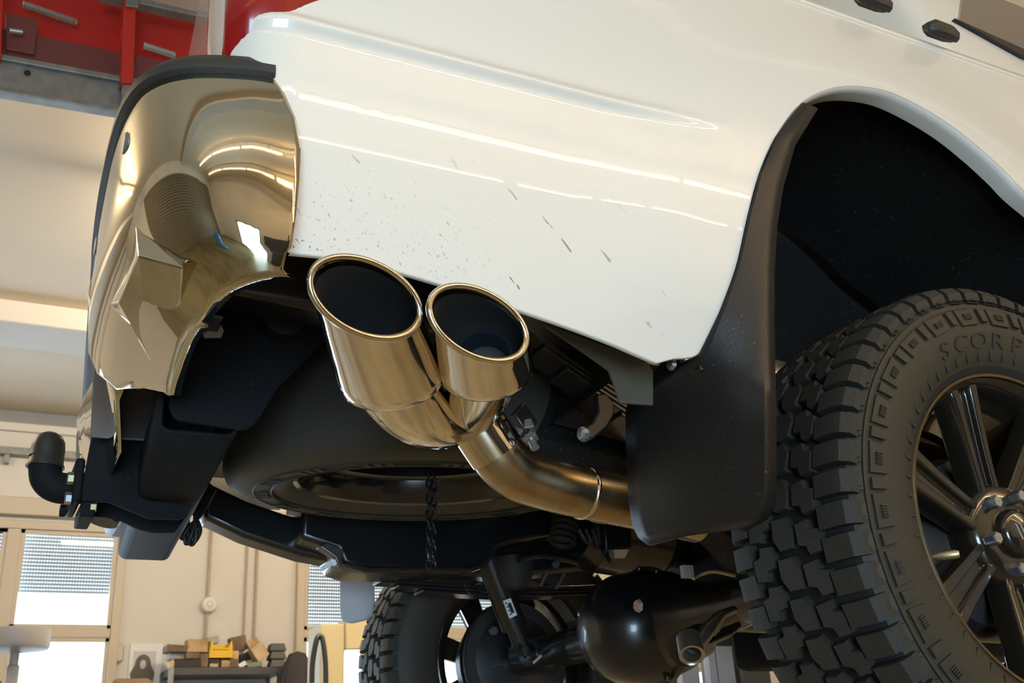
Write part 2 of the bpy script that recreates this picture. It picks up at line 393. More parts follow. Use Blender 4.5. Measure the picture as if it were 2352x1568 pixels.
# oil drain funnel on a telescopic rod, in front of the left window
oc = aty(38, 1470, 4.2)
t = thing('oil_drainer', 'round grey oil drain funnel on a thin rod before the left window', 'oil drainer', (oc.x, 4.2, R_['z0']))
MB().lathe([(.001, -.05), (.05, -.06), (.155, -.045), (.162, -.03), (.162, .05), (.15, .052), (.145, -.03), (.001, -.04)], oc, (0, 0, 1), 40).build('bowl', GREYP, t)
MB().cyl((oc.x, 4.2, R_['z0']+.3), (oc.x, 4.2, oc.z-.05), .022).build('rod', GREYP, t)
MB().lathe([(.022, -.05), (.05, -.04), (.055, 0), (.03, .02), (.03, .1), (.022, .11)], (oc.x, 4.2, oc.z-.23), (0, 0, 1), 20).build('clamp', GREYP, t)
MB().tube(spline([(oc.x-.05, 4.2, oc.z-.2), (oc.x-.09, 4.2, oc.z-.3), (oc.x-.05, 4.2, oc.z-.5), (oc.x, 4.2, oc.z-.9)]), .006, 8).build('hose', TRIMB, t)
MB().lathe([(.001, 0), (.24, 0), (.24, .3), (.05, .34), (.001, .34)], (oc.x, 4.2, R_['z0']), (0, 0, 1), 30).build('tank', GREYP, t)

# ------------------------------------------------------------------ shelf with clutter
SY = 7.0
s0, s1 = aty(390, 1532, SY), aty(648, 1532, SY); sz = s0.z
t = thing('steel_shelf', 'dark steel shelf unit below the conduits, piled with timber offcuts', 'shelf', ((s0.x+s1.x)/2, SY+.1, R_['z0']))
MB().box(s0.x, s1.x, SY, SY+.42, sz-.06, sz).build('board', SHELFM, t, bevel=.004)
for z in (sz-.5, sz-1.0, sz-1.6, sz-2.2): MB().box(s0.x, s1.x, SY, SY+.42, z-.03, z).build('board', SHELFM, t, bevel=.004)
for x in (s0.x+.015, s1.x-.015):
    for y in (SY+.015, SY+.405): MB().box(x-.018, x+.018, y-.018, y+.018, R_['z0'], sz-.001).build('post', GALV if x < .6 else SHELFM, t)
MB().box(s0.x+.02, s1.x-.02, SY+.39, SY+.40, R_['z0'], sz-.06).build('back_panel', GREYP, t)
def blk(label, name, cat, u0, v0, u1, v1, mt, y=SY+.1, dep=.12, rot=0, group='timber offcuts on the steel shelf', z=None):
    a, b = aty(u0, v0, y), aty(u1, v1, y)
    if b.z < sz+.03: b.z = sz+.001
    cx, cz = (a.x+b.x)/2, (a.z+b.z)/2; hx, hz = abs(b.x-a.x)/2, abs(a.z-b.z)/2
    c, s = cos(rot), sin(rot)
    return tag(MB().obox((cx, y+dep/2, cz), (hx*c, 0, hx*s), (0, dep/2, 0), (-hz*s, 0, hz*c)).build(name, mt, bevel=.004), label, cat, group)
blk('long dark log lying on the left top of the shelf pile', 'timber_block', 'timber', 384, 1480, 432, 1496, WOOD2, SY+.05, .2, rot=-.05)
blk('pale square timber block standing on the shelf, left of the yellow crate', 'timber_block', 'timber', 432, 1467, 478, 1497, WOOD, SY+.04, .15)
blk('reddish brown timber piece directly under the pale square block', 'timber_block', 'timber', 428, 1498, 459, 1512, WOOD2, SY+.03, .15)
blk('grey block under the dark log at the far left of the shelf', 'timber_block', 'timber', 390, 1499, 425, 1513, GREYP, SY+.1, .15)
blk('long dark box lying along the shelf front at the left', 'timber_block', 'timber', 402, 1514, 462, 1532, DARKTX, SY+.01, .2)
blk('bright split wedge at the left end of the shelf', 'timber_block', 'timber', 388, 1516, 402, 1533, WOOD3, SY+.02, .1, rot=.5)
blk('olive brown upright block between dark box and yellow crate', 'timber_block', 'timber', 460, 1500, 478, 1533, WOOD2, SY+.02, .12)
blk('small pale block low under the yellow crate', 'timber_block', 'timber', 482, 1523, 500, 1532, WOOD3, SY+.01, .08)
blk('dark block just under the yellow crate', 'timber_block', 'timber', 480, 1512, 502, 1523, DARKTX, SY+.03, .12)
blk('orange brown square block right below the yellow crate', 'timber_block', 'timber', 509, 1516, 528, 1536, WOOD, SY+.01, .1)
blk('brown square block right of the orange brown one', 'timber_block', 'timber', 528, 1512, 548, 1536, WOOD2, SY+.02, .1)
blk('pale pinkish block right of the yellow crate', 'timber_block', 'timber', 536, 1494, 548, 1513, WOOD3, SY+.05, .1)
blk('large grey round ended log behind the yellow crate at right', 'timber_block', 'timber', 532, 1460, 566, 1494, WOOD2, SY+.28, .12, rot=.2)
blk('grey brown log end behind the yellow crate at left', 'timber_block', 'timber', 478, 1461, 502, 1478, GREYP, SY+.25, .1, rot=.2)
blk('big pale timber cube tilted on its corner', 'timber_block', 'timber', 583, 1478, 612, 1514, WOOD3, SY+.05, .14, rot=.62)
blk('brown timber cube tilted behind the big pale one', 'timber_block', 'timber', 572, 1466, 598, 1496, WOOD, SY+.21, .06, rot=.6)
blk('dark brown timber stack leaning beneath the grey log', 'timber_block', 'timber', 550, 1499, 576, 1518, DARKTX, SY+.21, .06, rot=.35)
blk('crumpled grey green cloth on the shelf below the tilted cube', 'rag', 'rag', 568, 1520, 602, 1534, mat('grey_green_cloth', (.22, .24, .20), .9), SY+.02, .1, rot=.1, group=None)
blk('crumpled white paper on the shelf, left of the cloth', 'crumpled_paper', 'paper', 548, 1520, 566, 1534, WHITEP, SY+.01, .06, rot=.5, group=None)
# yellow crate
ya, yb = aty(481, 1472, SY+.02), aty(537, 1512, SY+.02)
t = thing('yellow_crate', 'yellow plastic stacking bin with scooped front on the timber pile', 'crate', ((ya.x+yb.x)/2, SY+.1, yb.z))
mb = MB(); n = 10; x0, x1 = ya.x+.005, yb.x-.008; zt, zb = ya.z, yb.z; zm = zb+(zt-zb)*.52
top = [(x0, zt), (x0+.02, zt), (x0+.03, zm+.03), (x0+.06, zm), (x1-.06, zm), (x1-.03, zm+.03), (x1-.02, zt), (x1, zt)]
mb.prism([(x, SY+.02, z) for x, z in [(x0+.01, zb)]+top+[(x1-.01, zb)]], (0, .008, 0)).build('front', YEL, t, smooth=0)
MB().box(x0, x0+.008, SY+.02, SY+.26, zb, zt).build('side', YEL, t); MB().box(x1-.008, x1, SY+.02, SY+.26, zb, zt).build('side', YEL, t)
MB().box(x0, x1, SY+.255, SY+.263, zb, zt).build('back', YEL, t); MB().box(x0, x1, SY+.02, SY+.26, zb, zb+.008).build('base', YEL, t)
MB().box(x0+.03, x1-.03, SY+.008, SY+.02, zb+.07, zb+.085).build('handle', YEL, t, bevel=.004)
# black trays
for k, nm in enumerate(('lowest', 'middle', 'topmost')):
    a, b = aty(621, 1530-k*16-16, SY+.06), aty(657, 1530-k*16, SY+.06); b.z = sz+.001+k*.066; a.z = b.z+.062
    mb = MB(); w_ = (b.x-a.x)/2; cx = (a.x+b.x)/2
    mb.loft([[(cx+sx*w_*q, SY+.12+sy*.07*q, z) for sx, sy in ((-1, -1), (1, -1), (1, 1), (-1, 1))] for q, z in ((.98, b.z), (1.0, b.z+.008), (.8, a.z))])
    tag(mb.build('black_tray', SHELFM, smooth=0), '%s of three upturned black trays stacked at the shelf end' % nm, 'tray', 'stack of black trays')
# dark jacket at shelf end
ja = aty(682, 1560, SY-.16)
mb = MB(); mb.lathe([(.01, .22), (.07, .20), (.12, .1), (.115, -.1), (.12, -.5), (.02, -.52)], ja, (0, 0, 1), 14)
tag(mb.build('hanging_jacket', DARKTX), 'dark jacket hanging on the right end of the steel shelf', 'jacket')

# ------------------------------------------------------------------ beige lift column of the next bay with a hose
BY = 5.2
b0, b1 = aty(737, 1432, BY), aty(905, 1424, BY)
t = thing('beige_lift_column', 'beige steel lift column of the next bay before the second window', 'lift column', ((b0.x+b1.x)/2, BY, R_['z0']))
MB().box(b0.x, b0.x+.17, BY, BY+.3, R_['z0'], b0.z).build('post', BEIGE, t, bevel=.008)
hb = aty(777, 1492, BY)
MB().box(b0.x+.17, b1.x+.25, BY-.02, BY+.3, hb.z, b0.z+.03).build('head_box', BEIGE, t, bevel=.008)
MB().box(b1.x+.1, b1.x+.25, BY, BY+.3, R_['z0'], hb.z).build('post', BEIGE, t, bevel=.008)
st = aty(858, 1510, BY-.05)
MB().box(st.x-.09, st.x+.10, BY-.06, BY-.02, st.z-.06, st.z+.09).build('control_box', BEIGE, t, bevel=.006)
MB().prism([(st.x-.035, BY-.062, st.z-.02), (st.x+.035, BY-.062, st.z-.02), (st.x, BY-.062, st.z+.04)], (0, -.002, 0)).build('warning_triangle', YEL, t, smooth=0)
MB().cyl((st.x+.02, BY+.05, R_['z0']), (st.x+.02, BY+.05, st.z-.05), .025).build('pipe', GALV, t)
ho = spline([aty(716, 1568, BY-.1), aty(718, 1520, BY-.1), aty(727, 1470, BY-.1), aty(736, 1460, BY-.1), aty(742, 1475, BY-.1), aty(747, 1520, BY-.1), aty(748, 1575, BY-.1), aty(748, 1700, BY-.1)])
tag(MB().tube(ho, .018, 10).build('rubber_hose', TRIMB), 'looped black rubber hose hanging beside the beige lift column', 'hose')

# ------------------------------------------------------------------ two post lift that carries the truck
LX, LY = 1.40, 1.62
t = thing('vehicle_lift', 'grey two post vehicle lift carrying the white pickup truck', 'vehicle lift', (LX, 0, R_['z0']))
for s in (1, -1):
    yy = LY*s
    x_a, x_b = 1.24, 1.60
    if s > 0:
        for (u0, u1, vt, mt_) in ((1563, 1603, 1512, LIFTM), (1624, 1640, 1476, LIFTM), (1642, 1680, 1474, LIFTM)):
            a, b = aty(u0, vt, yy), aty(u1, vt, yy); MB().box(a.x, b.x, yy, yy+.04, R_['z0'], a.z).build('column', mt_, t, bevel=.004)
        a, b = aty(1603, 1512, yy), aty(1624, 1476, yy); MB().box(a.x, b.x, yy+.18, yy+.22, R_['z0'], a.z).build('column_back', LIFTD, t)
        a, b = aty(1682, 1458, yy), aty(1750, 1458, yy); MB().box(a.x, b.x, yy-.02, yy+.24, R_['z0'], a.z).build('cover', LIFTD, t, bevel=.006)
    else:
        MB().box(x_a+1.6, x_b+1.6, yy-.24, yy, R_['z0'], 1.6).build('column', LIFTM, t, bevel=.01)
    sx = 0 if s > 0 else 1.6
    MB().box(x_a+sx-.05, x_b+sx+.1, yy-.14*s-.06, yy-.14*s+.06, -.26, -.12).build('carriage', LIFTD, t, bevel=.01)
    MB().obox((1.7, .95*s, -.17), (.62, .28*s*(1 if s > 0 else 1), 0), (-.03, .05, 0), (0, 0, .035)).build('arm', LIFTD, t, bevel=.005)
    MB().cyl((1.45, .62*s, -.14), (1.45, .62*s, .05), .05).build('pad', RUBBER, t)
ba = aty(1690, 1447, LY-.1); bb = aty(1725, 1441, LY-.1)
MB().box(ba.x, bb.x+.06, LY-.10, LY-.04, ba.z-.025, ba.z+.01).build('arm_bar', ZINC, t, bevel=.006)
rz = aty(1675, 1460, LY-.07); MB().cyl(rz+V((0, 0, -.04)), rz+V((0, 0, .03)), .014).build('roller', ZINC, t)

# ------------------------------------------------------------------ tool clutter low at the right of the far wall
def q3(u0, v0, u1, v1, y): a, b = aty(u0, v0, y), aty(u1, v1, y); return a.x, b.x, b.z, a.z
def bx(name, label, cat, u0, v0, u1, v1, y, dep, mt, group=None):
    x0, x1, z0, z1 = q3(u0, v0, u1, v1, y); return tag(MB().box(x0, x1, y, y+dep, z0, z1).build(name, mt, bevel=.006), label, cat, group)
t = thing('tool_cabinet', 'black tool cabinet seen under the differential housing', 'cabinet', (aty(1440, 1540, 6.6).x, 6.8, R_['z0']))
x0, x1, z0, z1 = q3(1414, 1517, 1472, 1556, 6.6)
MB().box(x0, x1, 6.6, 7.1, R_['z0'], z1).build('body', SHELFM, t, bevel=.01)
MB().lathe([(.045, -.006), (.052, 0), (.045, .006)], ((x0+x1)/2-.03, 6.56, (z0+z1)/2), (0, 1, 0), 24).build('ring_handle', ZINC, t)
bx('wall_post', 'tan and dark green post between tool cabinet and blue boxes', 'post', 1473, 1525, 1496, 1700, 6.5, .1, CONDUIT)
bx('green_box', 'small bright green box just under the differential housing', 'box', 1481, 1524, 1497, 1534, 6.45, .05, GREENP)
bx('blue_box', 'left one of two blue plastic boxes on the tool bench', 'box', 1500, 1552, 1516, 1566, 6.68, .15, BLUEP)
bx('blue_box', 'right one of two blue plastic boxes, nearer the grey lift column', 'box', 1529, 1548, 1541, 1566, 6.64, .12, BLUEP)
hk = spline([aty(u, v, 6.64) for u, v in ((1512, 1567), (1514, 1540), (1519, 1531), (1523, 1540), (1525, 1567))])
tag(MB().tube(hk, .014, 8).build('wire_hook', TRIMB), 'black bent wire hook standing on the bench before the blue boxes', 'hook')
bx('dark_rag', 'dark red bundled rag on the bench beside the grey lift column', 'rag', 1543, 1520, 1562, 1566, 6.66, .1, mat('dark_red_cloth', (.10, .03, .03), .9))
t = tag(MB().box(aty(1490, 1566, 6.5).x, aty(1580, 1566, 6.5).x, 6.62, 7.1, aty(1480, 1570, 6.5).z-.04, aty(1480, 1568, 6.5).z).build('tool_bench', DISCM, bevel=.004), 'pale tool bench top under the blue boxes', 'bench')
for u in (1496, 1555):
    x = aty(u, 1566, 6.5).x; MB().box(x-.02, x+.02, 6.64, 6.68, R_['z0'], aty(1480, 1570, 6.5).z-.04).build('leg', SHELFM, t)
bx('white_bottle', 'small white bottle on the bench beside the tan post', 'bottle', 1527, 1535, 1534, 1566, 6.80, .06, WHITEP)

# ------------------------------------------------------------------ red door rack hanging at the upper left
RY = 1.75
t = thing('red_roller_rack', 'red steel rack with galvanised frame hanging under the ceiling', 'rack', (-1.0, RY, 2.0))
def rp(u, v, y=RY): return aty(u, v, y)
def strip(name, mt, pts, dy=.02, y=RY, par=t, bevel=.003):
    return MB().prism([rp(u, v, y) for u, v in pts], (0, dy, 0)).build(name, mt, par, smooth=0, bevel=bevel)
strip('rail_web', GALV, [(-60, 122), (420, 208), (420, 272), (-60, 192)], .015)
strip('rail_lip', GALV, [(-60, 112), (420, 199), (420, 212), (-60, 124)], .03, RY-.02)
strip('rail_flange', GALV, [(-60, 189), (420, 270), (420, 281), (-60, 199)], .05, RY-.03)
strip('top_rail', GALV, [(230, -27), (482, 33), (482, 43), (230, -12)], .05, RY-.02)
strip('panel', REDP, [(-60, -160), (520, -160), (520, 170), (-60, 62)], .01, RY+.16)
strip('panel_underside_shade', REDD, [(-60, 52), (480, 160), (480, 218), (-60, 122)], .05, RY+.06)  # dark band: underside shade of the red panel put into the colour
strip('upright', REDP, [(289, -160), (318, -160), (306, 190), (277, 190)], .05, RY-.06)
strip('upright', REDP, [(-16, -160), (12, -160), (2, 128), (-24, 128)], .05, RY-.06)
strip('upright_foot', GALV, [(280, 191), (303, 192), (301, 240), (278, 238)], .03, RY-.045)
strip('upright_cap', GALV, [(289, -14), (318, -12), (317, 16), (288, 14)], .012, RY-.072)
strip('latch_box', REDD, [(14, 28), (86, 44), (80, 124), (14, 112)], .04, RY+.04)
MB().cyl(rp(22, 70, RY), rp(52, 74, RY), .010).build('latch_bar', ZINC, t)
MB().lathe([(.001, .003), (.012, .003), (.012, 0)], rp(63, 168, RY-.001), (0, -1, 0), 16).build('hole_plug', TRIMB, t)
for (u0, v0, u1, v1) in ((52, 9, 176, 51), (330, 104, 402, 127)):
    a, b = rp(u0, v0, RY+.10), rp(u1, v1, RY+.10); d = b-a; n_ = 26; e1 = d.orthogonal().normalized(); e2 = d.normalized().cross(e1)
    MB().tube([a+d*(k/(n_*6))+(e1*cos(k*pi/3)+e2*sin(k*pi/3))*.012 for k in range(n_*6+1)], .0035, 5).build('coil_spring', ZINC, t)
for x in (-1.35, -.75): MB().box(x-.02, x+.02, RY+.2, RY+.24, 2.55, 2.8).build('hanger', GALV, t)

# ------------------------------------------------------------------ the workshop behind the camera (seen in the chrome)
rd = MB()
for k in range(34): rd.loft([[(-6.5, y, -1.85+.12*k+dz) for y in (-5.6, 3.0)] + [(-6.5+dx, y, -1.85+.12*k+dz) for y in (3.0, -5.6)] for dz, dx in ((0, .015), (.03, .05), (.09, .05), (.118, .015))])
structure(rd.build('door_2', mat('roller_door_steel', (.20, .17, .12), .5, .3), smooth=0))
for k, (x0, x1, h, lab) in enumerate(((-1.2, .0, .1, 'dark tool cabinet nearest the gate on the wall behind the camera'), (.1, 1.5, .5, 'tall dark tool cabinet in the middle of the wall behind the camera'), (1.6, 3.4, .0, 'dark tool cabinet farthest from the gate behind the camera'))):
    t = thing('tool_cabinet', lab, 'cabinet', ((x0+x1)/2, -5.9, R_['z0']), 'tool cabinets behind the camera')
    MB().box(x0, x1, -6.15, -5.6, R_['z0'], h).build('body', SHELFM, t, bevel=.01)
    for q in range(5): MB().box(x0+.05, x1-.05, -5.6, -5.58, R_['z0']+.1+q*.3, R_['z0']+.36+q*.3).build('drawer', LIFTD if q % 2 else SHELFM, t, bevel=.006)
t = thing('blue_reflection_drum', 'unseen blue drum added behind the camera to reflect in the chrome', 'drum', (-4.7, -3.4, R_['z0']))  # unseen drum, added to give the chrome a blue reflection
MB().lathe([(.001, 0), (.29, 0), (.30, .02), (.29, .04), (.29, .28), (.30, .30), (.29, .32), (.29, .56), (.30, .58), (.29, .60), (.29, .86), (.30, .88), (.27, .87), (.001, .87)], (-4.7, -3.4, R_['z0']), (0, 0, 1), 40).build('barrel', BLUEP, t)
MB().cyl((-4.6, -3.4, R_['z0']+.87), (-4.6, -3.4, R_['z0']+.9), .04).build('bung', ZINC, t)

# ================================================================== the pickup truck on the lift
TR = thing('pickup_truck', 'white pickup truck with chrome rear bumper, raised on the workshop lift', 'pickup truck', (0.6, 0, -.372))
X0C, RC = -1.07, .08
ARC = (-.10, .30)
def bodyY(X, Z):
    w_ = .905
    if Z < .45: w_ -= .034*((.45-Z)/.25)**2.0
    if Z > .56: w_ -= .045*((Z-.56)/.34)**1.6
    fade = sstep((-.42-X)/.25)
    w_ += .007*fade*exp(-((Z-.548-.012*(X+1))/.010)**2)            # pressed crease line
    r = hypot(X-ARC[0], (Z-ARC[1]))
    w_ += .013*sstep(1-(r-.43)/.19)*sstep((Z-.15)/.2)               # flare round the arch
    if X < X0C:
        q = min(.9995, (X0C-X)/RC); w_ -= RC*(1-sqrt(1-q*q))
    return -w_
def atS(u, v):
    y = -.9
    for _ in range(12):
        p = aty(u, v, y); y = bodyY(p.x, p.z)
    return V((p.x, y, p.z))
sill_px = [(665, 580), (760, 590), (850, 606), (1000, 648), (1150, 697), (1300, 748), (1400, 786), (1470, 816), (1508, 832)]
arch_px = [(1545, 822), (1600, 813), (1630, 765), (1660, 695), (1690, 610), (1715, 500), (1742, 400), (1778, 318), (1830, 245), (1885, 210), (1950, 197), (2030, 207), (2100, 237), (2180, 285), (2250, 340), (2310, 395), (2352, 438)]
sill = spline([atS(*q) for q in sill_px], 4)
arch = [atS(*q) for q in arch_px] + [V((x, 0, z)) for x, z in ((.275, .53), (.325, .44), (.36, .34), (.375, .22), (.38, .10))]
arch = spline(arch, 5)
for p in arch: p.y = bodyY(p.x, p.z)
ZT = .915
outline = [(p.x, p.z) for p in sill+arch] + [(.46, .10), (.46, ZT)] + [(-1.1495, ZT), (-1.1495, sill[0].z)]
def surf_mesh(name, outline, fn, mt, parent, xs, zs):
    bm = bmesh.new()
    n_ = len(outline)
    vs, _, fs = delaunay_2d_cdt([V((x, z)) for x, z in outline], [(i, (i+1) % n_) for i in range(n_)], [], 1, 1e-6)[:3]
    bv = [bm.verts.new((q.x, 0, q.y)) for q in vs]
    for t3 in fs: bm.faces.new([bv[i] for i in t3])
    for a in xs: bmesh.ops.bisect_plane(bm, geom=bm.verts[:]+bm.edges[:]+bm.faces[:], dist=1e-6, plane_co=(a, 0, 0), plane_no=(1, 0, 0))
    for a in zs: bmesh.ops.bisect_plane(bm, geom=bm.verts[:]+bm.edges[:]+bm.faces[:], dist=1e-6, plane_co=(0, 0, a), plane_no=(0, 0, 1))
    bmesh.ops.remove_doubles(bm, verts=bm.verts, dist=1e-5)
    for v in bm.verts: v.co.y = fn(v.co.x, v.co.z)
    for f in bm.faces:
        f.normal_update()
        if f.normal.y > 0: f.normal_flip()
    me = bpy.data.meshes.new(name); bm.to_mesh(me); bm.free()
    o = link(name, me, mt, parent, smooth=0); me.shade_smooth()
    nr = []
    for v in me.vertices:
        x, z = v.co.x, v.co.z; e = 5e-4
        gx = (fn(x+e, z)-fn(x-e, z))/(2*e); gz = (fn(x, z+e)-fn(x, z-e))/(2*e)
        nr.append(V((gx, -1, gz)).normalized())
    me.normals_split_custom_set_from_vertices(nr)
    return o
xs = [-1.149+.0012*k*k for k in range(1, 9)] + [-1.06+.025*k for k in range(60)]
zs = [.12+.02*k for k in range(18)] + [.49+.004*k for k in range(30)] + [.62+.02*k for k in range(15)]
side = surf_mesh('bed_side', outline, bodyY, PAINT, TR, xs, zs)
tag(side, 'white pressed bed side panel with dirt splashes near the sill')
# folded edge along sill and arch
edge = sill+arch
mb = MB(); rings = []
for i, p in enumerate(edge):
    t_ = (edge[min(i+1, len(edge)-1)]-edge[max(i-1, 0)]); nrm = V((-t_.z, 0, t_.x)).normalized()   # toward the panel
    q_ = sstep((i-len(sill)-8)/14.); wd = .006+.030*q_; dp = .0012+.0048*q_
    rings.append([p+V((0, .0005, 0)), p+V((0, wd*.12, 0))-nrm*dp*.7, p+V((0, wd*.35, 0))-nrm*dp, p+V((0, wd, 0))-nrm*dp*.8, p+V((0, wd, 0))])
mb.loft(rings, closed=False).build('panel_flange', PAINT2, side, smooth=60)
# mirrored far side of the bed, tailgate, bed floor
def mirY(X, Z): return bodyY(X, Z)
far = MB()
far.loft([[(x, .905 - .045*((max(z, .56)-.56)/.34)**1.6, z) for z in (.42, .5, .56, .7, .8, ZT)] for x in (-1.03, -.6)], closed=False)
far.loft([[(x, .905 - (.045*((max(z, .56)-.56)/.34)**1.6), z) for z in (.72, .8, ZT)] for x in (-.6, .46)], closed=False)
far.build('bed_side', PAINT2, TR, solid=.004)
tg = MB().loft([[(-1.146, -.80, z), (-1.03, .80, z), (-.98, .80, z), (-1.09, -.80, z)] for z in (.40, .90)])
tag(tg.build('tailgate', PAINT2, TR, bevel=.02, seg=4), 'white tailgate seen edge on above the bumper')
MB().prism([(x, y, .47) for x, y in ((-1.08, -.82), (-.60, -.82), (-.60, -.44), (.45, -.44), (.45, .44), (-.60, .44), (-.60, .80), (-.98, .80))], (0, 0, .03)).build('bed_floor', BLACKMT, TR, smooth=0)
for k in range(8): MB().box(-1.0+.18*k, -.95+.18*k, -.43, .43, .44, .47).build('floor_rib', BLACKMT, TR)
MB().box(.20, .22, -.42, .42, .5, .9).build('bed_front_wall', PAINT2, TR)
MB().box(-1.14, .46, -.862, -.79, .905, .925).build('bed_rail', PAINT2, TR, bevel=.012, seg=3)
MB().box(-1.0, .46, .79, .862, .905, .925).build('bed_rail', PAINT2, TR, bevel=.012, seg=3)
MB().box(-1.08, .43, -.80, -.785, .77, .91).build('bed_inner_wall', PAINT2, TR)
MB().box(-1.0, .43, .785, .80, .77, .91).build('bed_inner_wall', PAINT2, TR)

# rope hooks on the rail
def hook(uc, vc):
    c = aty(uc, vc, -.872)
    mb = MB(); L = .036
    prof = [(-.004, -.016), (-.016, -.012), (-.022, .004), (-.014, .018), (.012, .021), (.012, -.004), (.0, -.008)]
    mb.loft([[(c.x+x, c.y+py, c.z+pz) for py, pz in [(a*s, b*s) for a, b in prof]] for x, s in ((-L, .55), (-L*.55, 1), (L*.55, 1), (L*1.1, .7))])
    return mb.build('rope_hook', BLACKPL, TR, bevel=.003)
hook(2157, 78); hook(2001, 8)

# ------------------------------------------------------------------ cab behind the bed
low = MB().loft([[(x, s*y, z) for s, y, z in ((-1, .89, .15), (-1, .905, .45), (-1, .89, .80), (-1, .86, .93), (1, .86, .93), (1, .89, .80), (1, .905, .45), (1, .89, .15))] for x in (.49, 2.2)])
cabo = low.build('cab', PAINT2, TR, smooth=40, bevel=.02, seg=3)
tag(cabo, 'white cab with tapering rear side window beyond the bed')
MB().box(.46, 2.2, -.87, .87, .06, .145).build('cab_underfloor', LINER, cabo)
MB().box(.455, .485, -.85, .85, .06, .90).build('cab_rear_bulkhead', LINER, cabo)
MB().box(.52, 1.35, .08, .46, -.06, .10).build('fuel_tank', LINER, TR, bevel=.03, seg=3)
CXR = .245
def cabY(z): return -.815+(z-.93)*.30
secs = []
for x, k in ((CXR, .955), (CXR+.02, .985), (CXR+.05, 1.0), (.6, 1.0), (2.2, 1.0)):
    row = [(x, cabY(z)*k, z) for z in (.93, 1.0, 1.08, 1.18, 1.30)]+[(x, -.62*k, 1.40), (x, -.5*k, 1.44)]
    secs.append(row+[(a, -b, c) for a, b, c in row[::-1]])
MB().loft(secs).build('greenhouse', PAINT2, cabo, smooth=50)
def cabpanel(name, pts, mt, off=.006):
    MB().prism([(x, cabY(z)-off, z) for x, z in pts], (0, .01, 0)).build(name, mt, cabo, smooth=0)
w0, w1, w2_ = aty(2198, 38, -.772), aty(2352, 108, -.778), aty(2352, 128, -.785)
cabpanel('window_trim', [(w0.x, w0.z), (w2_.x, w2_.z), (1.6, w2_.z-.06), (1.6, w1.z-.03), (w1.x, w1.z)], TRIMB, .010)
cabpanel('side_window', [(w0.x+.02, w0.z+.004), (w1.x, w1.z+.002), (1.6, w1.z-.03), (1.6, 1.32), (w0.x+.16, 1.32)], GLASSB)
cabpanel('beltline_shadow_gap', [(w0.x+.10, w0.z-.022), (1.6, w2_.z-.11), (1.6, w2_.z-.115), (w0.x+.10, w0.z-.025)], TRIMB, .004)

# ------------------------------------------------------------------ tail lamp wrapping the corner
def plan(s, off=0.):
    """walk along the outside of the bed corner: s<0 on the side, then round the corner, then on the tailgate"""
    if s < 0: return V((X0C-s, -.905-off, 0)), V((0, -1, 0))
    L = RC*pi/2
    if s < L:
        a = s/RC; n = V((-sin(a), -cos(a), 0)); return V((X0C, -.905+RC, 0))+n*(RC+off), n
    return V((X0C-RC-off, -.905+RC+(s-L), 0)), V((-1, 0, 0))
def lampgrid(s0, s1, zl, zh, off, ns=26, nz=14):
    rows = []
    for j in range(nz+1):
        row = []
        for i in range(ns+1):
            s = s0+(s1-s0)*i/ns; p, n = plan(s)
            a, b = zl(s), zh(s); z = a+(b-a)*j/nz
            e = min(1, min(i, ns-i)/2.5, min(j, nz-j)/2.0)
            o_ = off*sqrt(e) - .004*(1-e)
            w_ = .905+bodyY(-.9, z)*1.0
            p = p+n*o_+V((0, w_*.98, 0)); row.append((p.x, p.y, z))
        rows.append(row)
    return MB().loft(rows, closed=False)
def zl(s):
    ks = ((-.08, .66), (-.045, .60), (0, .562), (.05, .533), (.08, .505), (.11, .462), (.2, .455))
    for (a, za), (b, zb) in zip(ks, ks[1:]):
        if s <= b: return za+(zb-za)*(s-a)/(b-a)
    return .455
zh = lambda s: .86-.1*max(0, -s/.06)**2
lm = lampgrid(-.075, .10, zl, zh, .012).build('tail_lamp', LAMPRED, TR, smooth=80)
tag(lm, 'red tail lamp wrapped round the rear corner of the bed')
lampgrid(.102, .15, lambda s: .47, lambda s: .84, .010, 8, 10).build('clear_lens', LAMPCLR, lm, smooth=80)
for k in range(5): 
    z = .60+.05*k
    pts = [plan(s)[0]+plan(s)[1]*.013+V((0, (.905+bodyY(-.9, z))*.98, z)) for s in [-.03+.012*q for q in range(9)]]
    MB().tube(pts, .002, 6).build('lens_rib', LAMPRED, lm)

# ------------------------------------------------------------------ chrome bumper
top_path = [(-1.095, -.899), (-1.131, -.893), (-1.185, -.872), (-1.219, -.838), (-1.235, -.785), (-1.240, -.70), (-1.237, -.56), (-1.229, -.42), (-1.222, -.345)]
mid_path = [(-1.070, -.925), (-1.128, -.922), (-1.180, -.900), (-1.214, -.855), (-1.232, -.79), (-1.238, -.70), (-1.236, -.56), (-1.228, -.42), (-1.221, -.345)]
bot_path = [(-1.082, -.915), (-1.112, -.905), (-1.138, -.870), (-1.148, -.80), (-1.152, -.73), (-1.149, -.67), (-1.145, -.62), (-1.141, -.575), (-1.136, -.54)]
tp, mp_, bp_ = [spline([(x, y, 0) for x, y in q], 6) for q in (top_path, mid_path, bot_path)]
zb_ = [.213, .208, .203, .20, .20, .20, .20, .20, .20]; zbs = [p.x for p in spline([(z, 0, 0) for z in zb_], 6)]
